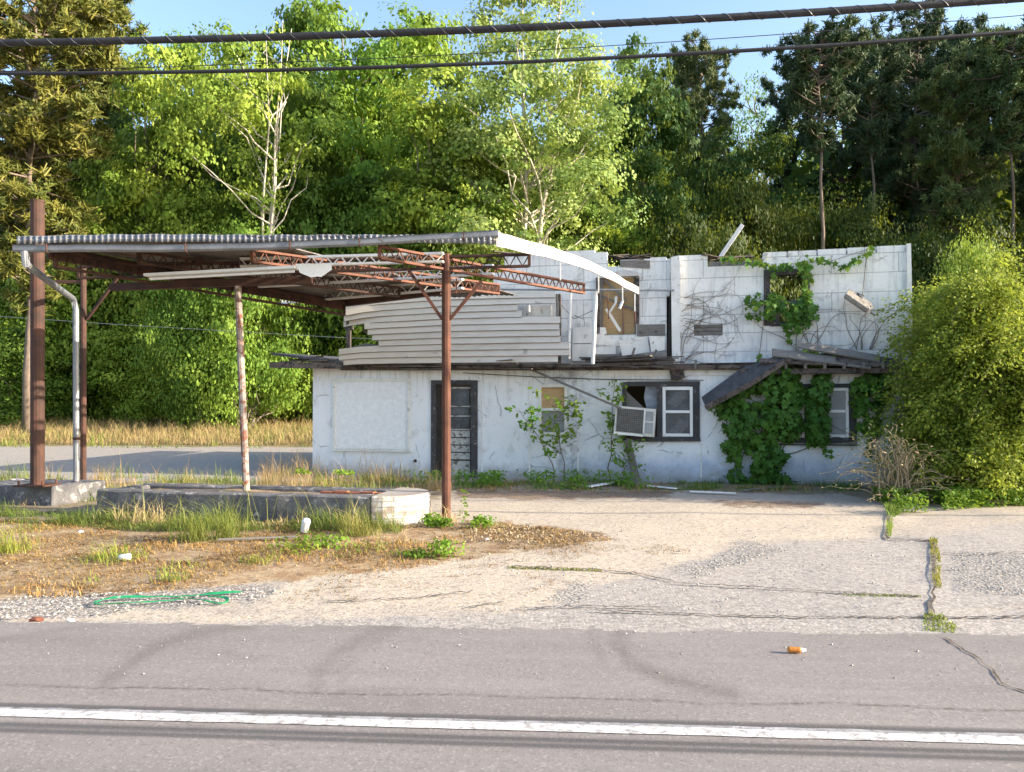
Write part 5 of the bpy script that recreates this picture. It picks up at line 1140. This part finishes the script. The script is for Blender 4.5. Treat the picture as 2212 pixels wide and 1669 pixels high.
# ------------------------------------------------------------------ the big weeping shrub on the right
def spray_shrub(name, label, base, rx, ry, H, nsh, leaf, mat, color, seed, lpm=60, shape='oval', arch=.6, lo=0.0, group=None, pw=2.4, sm='stem'):
    rnd = random.Random(seed); rs = np.random.default_rng(seed); mb = MB(); P, Nn, U = [], [], []
    lumps = [(rnd.random() * 6.283, rnd.random() ** .5, rnd.choice((.62, .78, .9, 1.0, 1.1, 1.16))) for _ in range(22)]
    for i in range(nsh):
        la, lq, lh = rnd.choice(lumps); an = la + rnd.gauss(0, .28); q = min(1.05, max(0, lq + rnd.gauss(0, .12))); ex = Vector((math.cos(an) * rx * q, math.sin(an) * ry * q, 0))
        top = H * math.sqrt(max(.04, 1 - (q * .97) ** pw)) * lh * rnd.uniform(.85, 1.08) if rnd.random() > lo else H * rnd.uniform(.12, .6) * (1.1 - .4 * q)
        b = Vector((rnd.gauss(0, rx * .22), rnd.gauss(0, ry * .22), 0)); tip = ex + Vector((math.cos(an), math.sin(an), 0)) * arch * rnd.uniform(.2, 1.1) + Vector((0, 0, top * rnd.uniform(.55, .9)))
        c1 = b * .8 + ex * .25 + Vector((0, 0, top * .7)); c2 = ex * .85 + Vector((0, 0, top * 1.08))
        pts = []
        for k in range(11):
            t = k / 10; p = b * (1 - t) ** 3 + c1 * 3 * t * (1 - t) ** 2 + c2 * 3 * t * t * (1 - t) + tip * t ** 3; pts.append(p + Vector((rnd.gauss(0, .03), rnd.gauss(0, .03), rnd.gauss(0, .02))))
        mb.tube(pts, [.014 * (1 - .85 * k / 10) for k in range(11)], 3, False)
        A = np.array([tuple(p) for p in pts]); m = int(lpm * (A[-1] - A[0]).__pow__(2).sum() ** .5); t = .25 + .75 * rs.random(m) ** .75; k = np.minimum((t * 10).astype(int), 9); f = (t * 10 - k)[:, None]
        D = A[k + 1] - A[k]; pos = A[k] * (1 - f) + A[k + 1] * f; off = rs.normal(size=(m, 3)); off -= (off * D).sum(1, keepdims=True) * D / (D * D).sum(1, keepdims=True); off /= np.linalg.norm(off, axis=1, keepdims=True)
        P.append(pos + off * np.abs(rs.normal(size=(m, 1))) * .13); Nn.append(rs.normal(size=(m, 3)) * .6 + np.array([[0, -.1, .8]]) + off * .4); U.append(D / np.linalg.norm(D, axis=1, keepdims=True) + off * .7)
    P, Nn, U = map(np.concatenate, (P, Nn, U)); P[:, 2] = np.maximum(P[:, 2], .03)
    t = thing(name, label, 'shrub', base, group)
    o = link('foliage', leaf_mesh('foliage', P, Nn, leaf * rs.uniform(.6, 1.3, len(P)), shape, rs, np.clip(.5 + .25 * vnoise(P[:, 0] * 1.5, P[:, 2] * 1.5 + P[:, 1], seed, 3, 1) + rs.normal(size=len(P)) * .18, 0, 1), U), M[mat], t); o.color = (*color, 1)
    link('branches', mesh_of(mb, 'branches', M[sm]), None, t); return t
def on_ground(px, py, d): p = pd(px, py, d); return Vector((p.x, p.y, 0))
spray_shrub('weeping_shrub', 'huge yellow-green arching shrub covering the right end of the station', on_ground(2215, 1085, 13.2), 1.7, 1.35, 3.6, 1050, .062, 'bushleaf', (1.12, 1.22, 1.15), 71, 110, lo=.35, pw=5.5, arch=.95)
spray_shrub('weeping_shrub', 'darker green lower shrub against the station wall, left of the huge one', on_ground(2045, 1045, 14.0), .75, .45, 1.25, 110, .065, 'bushleaf', (.62, .85, .9), 72, 95, lo=.4)
spray_shrub('dry_shrub', 'dry tan twiggy shrub at the foot of the big yellow-green one', ph(1935, 1085), .8, .5, 1.2, 85, .05, 'drygrass', (1, 1, 1), 73, 5, sm='dry_stem', arch=.45)
# saplings growing along the front wall
def sapling(label, px, py, H, seed, color, lean, leaf=.1, nb=14, spread=.5, name='sapling'):
    rnd = random.Random(seed); rs = np.random.default_rng(seed); b = ph(px, py); mb = MB(); P = []
    ax = [Vector((lean * (i / 8) ** 1.5 + rnd.gauss(0, .02), rnd.gauss(0, .02) - .1 * i / 8, H * i / 8)) for i in range(9)]
    mb.tube(ax, [.014 * (1 - .8 * i / 8) for i in range(9)], 5, False)
    for i in range(nb):
        k = rnd.uniform(2.0, 8); a0 = ax[int(min(k, 7))].lerp(ax[int(min(k, 7)) + 1], k - int(min(k, 7))); an = rnd.random() * 6.28
        tip = a0 + Vector((math.cos(an), math.sin(an) * .6, rnd.uniform(.15, .8))) * spread * rnd.uniform(.4, 1.1)
        br = wob(a0, tip, 4, .03, rnd); mb.tube(br, [.006, .005, .004, .003, .002], 3, False)
        for q in range(rnd.randint(9, 16)):
            p = a0.lerp(tip, rnd.uniform(.3, 1.05)); P.append(tuple(p + Vector((rnd.gauss(0, .05), rnd.gauss(0, .05), rnd.gauss(0, .045)))))
    P = np.array(P); n = len(P); t = thing(name, label, 'sapling', b)
    o = link('leaves', leaf_mesh('leaves', P, np.array([[-.1, -.5, .7]]) + rs.normal(size=(n, 3)) * .5, leaf * rs.uniform(.6, 1.3, n), 'oval', rs), M['bushleaf'], t); o.color = (*color, 1)
    link('stem', mesh_of(mb, 'stem', M['stem']), None, t); return t
sapling('slender yellow-green sapling in front of the small plywood window', 1222, 1040, 1.55, 81, (.75, 1.1, .8), -.25, .11, 22, .6)
sapling('bare-stemmed sapling with a leafy top just left of the air conditioner', 1318, 1040, 2.2, 82, (.75, 1.15, .8), .1, .11, 12, .3)
sapling('wiry sapling with dark sparse leaves, leaning left of the plywood window', 1200, 1042, 1.5, 83, (.35, .8, .5), -.75, .1, 9, .4)
sapling('small leafy sapling at the foot of the leaning board', 1345, 1044, .8, 84, (.5, .9, .6), .1, .08, 12, .4)

# ------------------------------------------------------------------ grass, weeds
rs = np.random.default_rng(90)
def scatter_px(n, poly, h=0.0, seed=0):
    rs = np.random.default_rng(seed); a = np.array(poly, float); P = []
    g = [ph(x, y) for x, y in poly]; gx_ = [p.x for p in g]; gy_ = [p.y for p in g]
    while len(P) < n:
        X = rs.uniform(min(gx_), max(gx_), n * 3); Y = rs.uniform(min(gy_), max(gy_), n * 3); k = sdist(X, Y, [(p.x, p.y) for p in g]) > 0; P += list(zip(X[k], Y[k]))
    P = np.array(P[:n]); return np.stack([P[:, 0], P[:, 1], np.full(n, h)], 1)
def clumpy(P, seed, f, thr): k = vnoise(P[:, 0], P[:, 1], seed, 4, f) > thr; return P[k]
def cover(name, P, H, lean, w, mat, color, seed):
    rs = np.random.default_rng(seed); P = P.copy(); P[:, 2] += np.where(P[:, 1] < 18, lot_z(P[:, 0], P[:, 1]) , 0)
    o = link(name, blade_mesh(name, P, H * (.25 + 1.05 * rs.random(len(P)) ** 2) * np.clip(.75 + .75 * vnoise(P[:, 0], P[:, 1], seed + 7, 4, 1.7), .25, 1.7), lean, w, rs), M[mat]); o.color = (*color, 1); return tag(o, None, None, None, 'stuff')
# far field of dry grass
n = 42000; X = rs.uniform(-34, -2.5, n); Y = rs.uniform(27.5, 36, n); P = np.stack([X, Y, hill(X, Y)], 1); P = P[vnoise(X, Y, 91, 4, .5) > -.5]
cover('field_grass', P, .55, .8, .016, 'drygrass', (.78, .74, .68), 91)
n = 24000; X = rs.uniform(-34, -2.5, n); Y = rs.uniform(26, 38, n); P = np.stack([X, Y, hill(X, Y)], 1); P = P[vnoise(X, Y, 92, 4, .5) > 0]
cover('field_grass', P, .5, .8, .02, 'grass', (.95, .9, .8), 92)
# weeds behind the island and along the wall
cover('dry_weeds', clumpy(scatter_px(8000, [(-200, 1035), (690, 1030), (900, 1040), (930, 1080), (880, 1100), (-200, 1090)], 0, 1), 93, 1.5, .25), .30, 1.0, .006, 'drygrass', (1, .95, .9), 93)
cover('dry_weeds', clumpy(scatter_px(2200, [(560, 1022), (760, 1022), (900, 1045), (560, 1060)], 0, 2), 94, 1.6, .1), .6, 1.1, .005, 'drygrass', (1, .9, .85), 94)
cover('grass', clumpy(scatter_px(9000, [(-200, 1030), (690, 1030), (930, 1040), (930, 1075), (-200, 1090)], 0, 3), 95, 1.2, .25), .30, .5, .012, 'grass', (.8, .85, .8), 95)
cover('grass', clumpy(scatter_px(12000, [(680, 1030), (1000, 1034), (1860, 1046), (1860, 1062), (1000, 1056), (680, 1045)], 0, 4), 96, 1.6, .05), .15, .7, .014, 'grass', (.6, .85, .7), 96)
cover('dry_weeds', clumpy(scatter_px(7000, [(680, 1032), (1000, 1036), (1860, 1048), (1860, 1066), (1000, 1062), (680, 1050)], 0, 5), 97, 1.2, -.1), .10, 1.0, .01, 'drygrass', (.7, .6, .5), 97)
# grass against the island front and on the dirt
cover('grass', clumpy(scatter_px(12000, [(-100, 1092), (200, 1112), (880, 1136), (860, 1152), (300, 1146), (-100, 1122)], 0, 6), 98, 1.3, -.1), .22, 1.2, .0065, 'grass', (.6, .68, .55), 98)
cover('dry_weeds', clumpy(scatter_px(3000, [(180, 1110), (880, 1134), (880, 1152), (180, 1130)], 0, 7), 99, 1.3, .1), .28, 1.0, .007, 'drygrass', (1, 1, 1), 99)
cover('dry_grass', clumpy(scatter_px(24000, DIRT[0], 0, 8), 100, 1.1, -.05), .055, 1.1, .008, 'drygrass', (.78, .6, .4), 100)
cover('grass', clumpy(scatter_px(9000, [(-300, 1120), (500, 1150), (900, 1160), (900, 1225), (500, 1250), (-300, 1300)], 0, 9), 101, 1.2, .55), .07, .8, .010, 'grass', (1.1, 1.05, .8), 101)
cover('straw_litter', clumpy(scatter_px(26000, DIRT[0], 0, 31), 131, 1.4, -.15), .05, 3.5, .007, 'drygrass', (.85, .72, .55), 131)
cover('straw_litter', clumpy(scatter_px(16000, DIRT[0], 0, 32), 132, 1.3, .15), .04, 3.5, .009, 'drygrass', (.32, .23, .16), 132)
cover('straw_litter', clumpy(scatter_px(5000, [(480, 1300), (900, 1200), (1330, 1160), (1500, 1190), (1100, 1290)], 0, 33), 133, 1.4, .2), .03, 3.0, .006, 'drygrass', (.6, .48, .36), 133)
cover('dry_stalks', scatter_px(170, [(560, 1020), (800, 1024), (940, 1060), (880, 1110), (600, 1062)], 0, 34), .95, 1.0, .007, 'drygrass', (.75, .62, .5), 134)
cover('dry_stalks', scatter_px(220, [(180, 1112), (880, 1138), (880, 1152), (180, 1130)], 0, 35), .75, 1.1, .006, 'grass', (1.1, 1.0, .9), 135)
cover('dry_stalks', scatter_px(120, [(100, 1040), (420, 1040), (420, 1070), (100, 1070)], 0, 36), .8, .8, .007, 'drygrass', (.8, .66, .55), 136)
# low leafy weeds along the wall and under the shrub
def leafy(name, P, h, leaf, color, seed, kind='stuff'):
    rs = np.random.default_rng(seed); n = len(P); Q = P + np.stack([rs.normal(size=n) * .02, rs.normal(size=n) * .02, rs.random(n) * h], 1)
    o = link(name, leaf_mesh(name, Q, np.array([[0, -.3, .8]]) + rs.normal(size=(n, 3)) * .45, leaf * rs.uniform(.5, 1.3, n), 'oval', rs), M['bushleaf']); o.color = (*color, 1)
    return tag(o, None, None, None, kind) if kind else o
leafy('ground_cover', clumpy(scatter_px(7000, [(880, 1040), (1260, 1040), (1420, 1048), (1400, 1060), (1000, 1060)], 0, 11), 102, 2.2, .32), .26, .07, (.5, .95, .7), 102)
leafy('ground_cover', clumpy(scatter_px(14000, [(1880, 1080), (2230, 1066), (2300, 1090), (2110, 1098), (1950, 1112)], 0, 12), 103, 2.2, -.05), .26, .06, (.5, .85, .6), 103)
leafy('ground_cover', clumpy(scatter_px(500, [(640, 1056), (800, 1062), (800, 1068), (640, 1063)], HI - .05, 13), 14, 3.0, .1), .07, .06, (.8, 1.15, .7), 104)
leafy('ground_cover', clumpy(scatter_px(2500, [(885, 1120), (960, 1125), (1060, 1130), (1060, 1140), (885, 1138)], 0, 14), 105, 2.5, .0), .1, .06, (.55, .95, .6), 105)
# weeds in the pavement joints
for poly, nn, hh, col, s in (([(1908, 1085), (1960, 1085), (1945, 1110), (1930, 1118), (1926, 1160), (1914, 1160), (1918, 1118)], 900, .12, (.8, 1, .6), 1), ([(2008, 1165), (2024, 1165), (2034, 1215), (2030, 1240), (2036, 1268), (2018, 1268), (2012, 1215)], 700, .07, (1.2, .9, .6), 2), ([(1998, 1328), (2032, 1328), (2070, 1355), (2060, 1368), (1990, 1362)], 500, .06, (1, 1, .7), 3), ([(1096, 1220), (1300, 1228), (1300, 1234), (1096, 1226)], 500, .025, (1.1, .95, .6), 4), ([(1820, 1281), (1990, 1285), (1990, 1290), (1820, 1286)], 300, .02, (1, .95, .6), 5)):
    cover('joint_weeds', scatter_px(nn, poly, 0, 20 + s), hh, .8, .008, 'grass', col, 110 + s)
# single tufts
def tuft(label, px, py, n, H, r, mat, color, seed, lean=1.25, w=.0055, name='grass_tuft', z=0.0, group='grass tufts on the forecourt'):
    rs = np.random.default_rng(seed); b = ph(px, py, z); P = rs.normal(size=(n, 3)) * np.array([[r, r * .8, 0]])
    o = link(name, blade_mesh(name, P, H * (.18 + .95 * rs.random(n) ** 2.2), lean, w, rs), M[mat], None, b); o.color = (*color, 1); return tag(o, label, 'grass tuft', group)
for i, a in enumerate([('tall bright grass tuft in front of the island, left of the white cup', 418, 1168, 280, .62, .11, 'grass', (1.0, .95, .85)), ('tall grass tuft just right of the tallest one', 490, 1164, 200, .68, .09, 'grass', (1.0, .95, .85)),
        ('pale dry-topped tuft against the whitewashed island end', 775, 1156, 300, .5, .14, 'grass', (1.2, 1.0, 1.0)), ('bright tuft at the left edge of the forecourt', 14, 1192, 260, .4, .14, 'grass', (1.3, 1.2, .8)),
        ('low spreading tuft beside the crumpled can', 245, 1208, 330, .22, .17, 'grass', (1.2, 1.2, .7)), ('small thin tuft on the dirt below the middle of the island', 560, 1215, 140, .14, .1, 'grass', (1.1, 1.1, .7)),
        ('little tuft on the dirt above the green strap', 370, 1255, 90, .16, .06, 'grass', (.9, 1, .7)), ('dry straw tuft standing by the rust-red post foot', 965, 1128, 120, .3, .08, 'drygrass', (1, 1, 1)),
        ('tall dry tuft on the island beside the chipped post', 600, 1052, 90, .6, .2, 'drygrass', (.9, .8, .75)), ('tall dry tuft left of the station corner', 650, 1040, 120, .8, .25, 'drygrass', (.9, .8, .75)), ('dry stalky tuft between the downspout and the chipped post', 210, 1060, 150, .85, .1, 'drygrass', (.9, .8, .75)),
        ('green tuft behind the island, right of the downspout', 395, 1045, 260, .42, .25, 'grass', (1.1, 1.05, .8)), ('straggly tuft at the far left beyond the pole', 20, 1040, 200, .55, .2, 'grass', (1, 1, .9)), ('tall straw tuft before the dark door', 945, 1062, 170, .6, .12, 'drygrass', (.9, .85, .8))]):
    tuft(*a, seed=130 + i)
def weed(label, px, py, n, r, h, leaf, color, seed):
    b = ph(px, py); rs = np.random.default_rng(seed); P = rs.normal(size=(n, 3)) * np.array([[r, r * .8, 0]]); P[:, 2] = rs.random(n) * h
    o = link('leafy_weed', leaf_mesh('leafy_weed', P, rs.normal(size=(n, 3)) * .5 + P * [[4, 4, 0]] + np.array([[0, -.2, .8]]), leaf * rs.uniform(.6, 1.2, n), 'oval', rs), M['bushleaf'], None, b); o.color = (*color, 1)
    tag(o, label, 'weed', 'leafy weeds on the forecourt')
for i, a in enumerate([('rounded leafy weed alone on the dirt right of centre', 958, 1200, 260, .10, .16, .05, (.6, 1.0, .6)), ('flat dull weed just left of the rounded one', 895, 1202, 130, .10, .07, .05, (.45, .7, .5)), ('leafy weed right of the rust-red post foot', 1042, 1140, 160, .10, .12, .05, (.6, 1, .6)),
        ('sprawling weed below the white cup', 690, 1180, 300, .2, .12, .05, (.55, .85, .6)), ('upright feathery weed behind the rust-red post', 1003, 1120, 60, .03, .4, .05, (.7, 1, .6)), ('straggly weed on the dirt left of the white cup', 640, 1192, 160, .15, .1, .045, (.8, .95, .6))]): weed(*a, seed=150 + i)

# ------------------------------------------------------------------ litter
def hose(label, pts, w):
    P = [ph(x, y, .012) for x, y in pts]; mb = MB(); Q = []
    for i in range(len(P) - 1):
        p0, p1, p2, p3 = P[max(i - 1, 0)], P[i], P[i + 1], P[min(i + 2, len(P) - 1)]
        for k in range(6): t = k / 6; Q.append(.5 * ((2 * p1) + (p2 - p0) * t + (2 * p0 - 5 * p1 + 4 * p2 - p3) * t * t + (3 * p1 - p0 - 3 * p2 + p3) * t ** 3) + Vector((0, 0, .006 * math.sin(i * 2 + k * .5))))
    Q.append(P[-1]); vs, fs = [], []
    for i, q in enumerate(Q):
        d = (Q[min(i + 1, len(Q) - 1)] - Q[max(i - 1, 0)]).normalized(); s = d.cross(Vector((0, 0, 1))).normalized() * w / 2; u = Vector((0, 0, .005)); tw = .25 * math.sin(i * .35); s = s * math.cos(tw) + Vector((0, 0, 1)) * math.sin(tw) * w / 2 + Vector((0, 0, abs(math.sin(tw)) * w / 2))
        vs += [q - s, q + s, q + s + u, q - s + u]
    for i in range(len(Q) - 1):
        for k in range(4): fs.append((i * 4 + k, i * 4 + (k + 1) % 4, (i + 1) * 4 + (k + 1) % 4, (i + 1) * 4 + k))
    fs += [(0, 1, 2, 3), tuple(range(len(Q) * 4 - 4, len(Q) * 4))]; mb.add(vs, fs); return tag(mb.build('plastic_strap', M['green'], origin=Q[0]), label, 'strap')
hose('looped green plastic strap lying on the gravel verge', [(522, 1280), (460, 1284), (400, 1287), (330, 1290), (250, 1293), (208, 1299), (215, 1306), (270, 1305), (350, 1298), (395, 1294), (430, 1298), (470, 1303), (490, 1299), (485, 1293), (450, 1290)], .022)
def lathe(prof, axis_pt, d, n=14):
    mb = MB(); d = Vector(d).normalized(); x = d.orthogonal().normalized(); y = d.cross(x); vs, fs = [], []
    for l, r in prof:
        for j_ in range(n): a = 2 * math.pi * j_ / n; vs.append(Vector(axis_pt) + d * l + (x * math.cos(a) + y * math.sin(a)) * r)
    for i in range(len(prof) - 1):
        for j_ in range(n): fs.append((i * n + j_, i * n + (j_ + 1) % n, (i + 1) * n + (j_ + 1) % n, (i + 1) * n + j_))
    fs += [tuple(range(n)), tuple(range((len(prof) - 1) * n, len(prof) * n))]; mb.add(vs, fs); return mb
b = ph(660, 1152); tag(lathe([(0, .035), (.01, .045), (.13, .052), (.14, .055), (.15, .05), (.17, .04), (.18, .015)], b + Vector((-.02, 0, .01)), (.25, -.1, 1)).build('cup', M['white_plastic'], origin=b, smooth=True), 'white plastic cup with a domed lid in front of the island', 'cup')
b = ph(268, 1212); tag(lathe([(0, .02), (.005, .03), (.11, .031), (.118, .024)], b + Vector((-.06, 0, .033)), (1, .25, .05)).build('drink_can', M['white_metal'], origin=b, smooth=True), 'pale crumpled drink can lying in the low tuft', 'can')
b = ph(1722, 1411, .012); bt = thing('bottle', 'small orange-labelled white bottle lying on the asphalt', 'bottle', b); ax = b + Vector((-.06, 0, .02))
lathe([(0, .009), (.003, .017), (.014, .018), (.07, .018), (.08, .017)], ax, (1, -.06, 0)).build('label_sleeve', M['orange'], bt, smooth=True)
lathe([(.0805, .016), (.09, .015), (.10, .009), (.107, .008), (.114, .008)], ax, (1, -.06, 0)).build('neck', M['white_plastic'], bt, smooth=True)
def lump(name, label, cat, px, py, s, mat, seed):
    rr = random.Random(seed); bm = bmesh.new(); bmesh.ops.create_icosphere(bm, subdivisions=2, radius=1)
    for v in bm.verts: v.co = Vector((v.co.x * s[0], v.co.y * s[1], max(-.3, v.co.z) * s[2])) * rr.uniform(.75, 1.2)
    me = bpy.data.meshes.new(name); bm.to_mesh(me); bm.free(); b = ph(px, py); return tag(link(name, me, M[mat], None, b + Vector((0, 0, s[2] * .3 + .008))), label, cat)
lump('scrap', 'red-brown flat scrap at the road edge on the left', 'scrap', 78, 1344, (.06, .035, .02), 'red_debris', 1)
lump('scrap', 'small white scrap on the asphalt edge right of the red-brown one', 'scrap', 152, 1345, (.03, .02, .014), 'white_plastic', 2)
lump('scrap', 'white paper scrap on the dirt left of the low tuft', 'scrap', 174, 1152, (.03, .03, .02), 'white_plastic', 3)
lump('scrap', 'orange-white scrap on the dirt near the island end', 'scrap', 1052, 1168, (.025, .02, .015), 'white_plastic', 4)
# loose stones strewn on the asphalt and forecourt, twigs by the wall
def stones(name, n, polys, s0, s1, mat, seed, z=.0):
    rs = np.random.default_rng(seed); T = np.array([(1, 0, 0), (0, 1, 0), (-1, 0, 0), (0, -1, 0), (.2, .1, .7), (-.1, -.1, -.5)]); fs0 = [(0, 1, 4), (1, 2, 4), (2, 3, 4), (3, 0, 4), (1, 0, 5), (2, 1, 5), (3, 2, 5), (0, 3, 5)]; V, fs = [], []
    for poly, k in polys:
        for p in scatter_px(int(n * k), poly, z, seed):
            a = rs.random() * 6.28; c, s = math.cos(a), math.sin(a); q = T * (s0 + (s1 - s0) * rs.random() ** 2.5) * rs.uniform(.6, 1.3, (6, 3)); q = np.stack([q[:, 0] * c - q[:, 1] * s, q[:, 0] * s + q[:, 1] * c, q[:, 2]], 1)
            fs += [tuple(len(V) + i for i in f) for f in fs0]; V += [tuple(p + r + np.array([0, 0, s0 * .4])) for r in q]
    me = bpy.data.meshes.new(name); me.from_pydata(V, [], fs); o = link(name, me, M[mat]); return tag(o, None, None, None, 'stuff')
stones('loose_stones', 150, [([(-100, 1350), (2300, 1380), (2300, 1480), (-100, 1470)], 1.0)], .004, .010, 'stone', 31, .010)
stones('gravel', 2000, [([(-200, 1300), (150, 1285), (610, 1268), (620, 1292), (150, 1332), (-200, 1342)], .35), ([(1470, 1235), (1560, 1200), (1630, 1168), (1715, 1192), (1500, 1250)], .15), ([(2050, 1190), (2300, 1210), (2300, 1300), (2060, 1275)], .25), ([(1000, 1100), (2000, 1110), (2000, 1320), (1000, 1330)], .25)], .005, .018, 'stone', 32)
stones('gravel', 900, [([(1020, 1130), (1180, 1140), (1320, 1158), (1230, 1174), (1000, 1172)], .7), (DIRT[0], .3)], .006, .022, 'dry_stem', 33)
for i, (x0, y0, x1, y1, wd, lb) in enumerate([(1270, 1052, 1330, 1042, .14, 'pale fallen board lying flat below the bare-stemmed sapling'), (1600, 1060, 1690, 1052, .06, 'long thin stick lying on the asphalt before the creeper'), (1400, 1050, 1460, 1056, .1, 'short grey board in the weeds right of the leaning board'), (920, 1064, 985, 1062, .06, 'thin pale stick lying behind the rust-red post'), (1490, 1062, 1590, 1066, .09, 'grey board lying on the dark wet patch'), (470, 1166, 640, 1160, .05, 'bleached stick on the ground in front of the island')]):
    plank('fallen_board', lb, ph(x0, y0, .03), ph(x1, y1, .03), wd, .02, 'grey_wood' if i % 2 else 'white_wood')
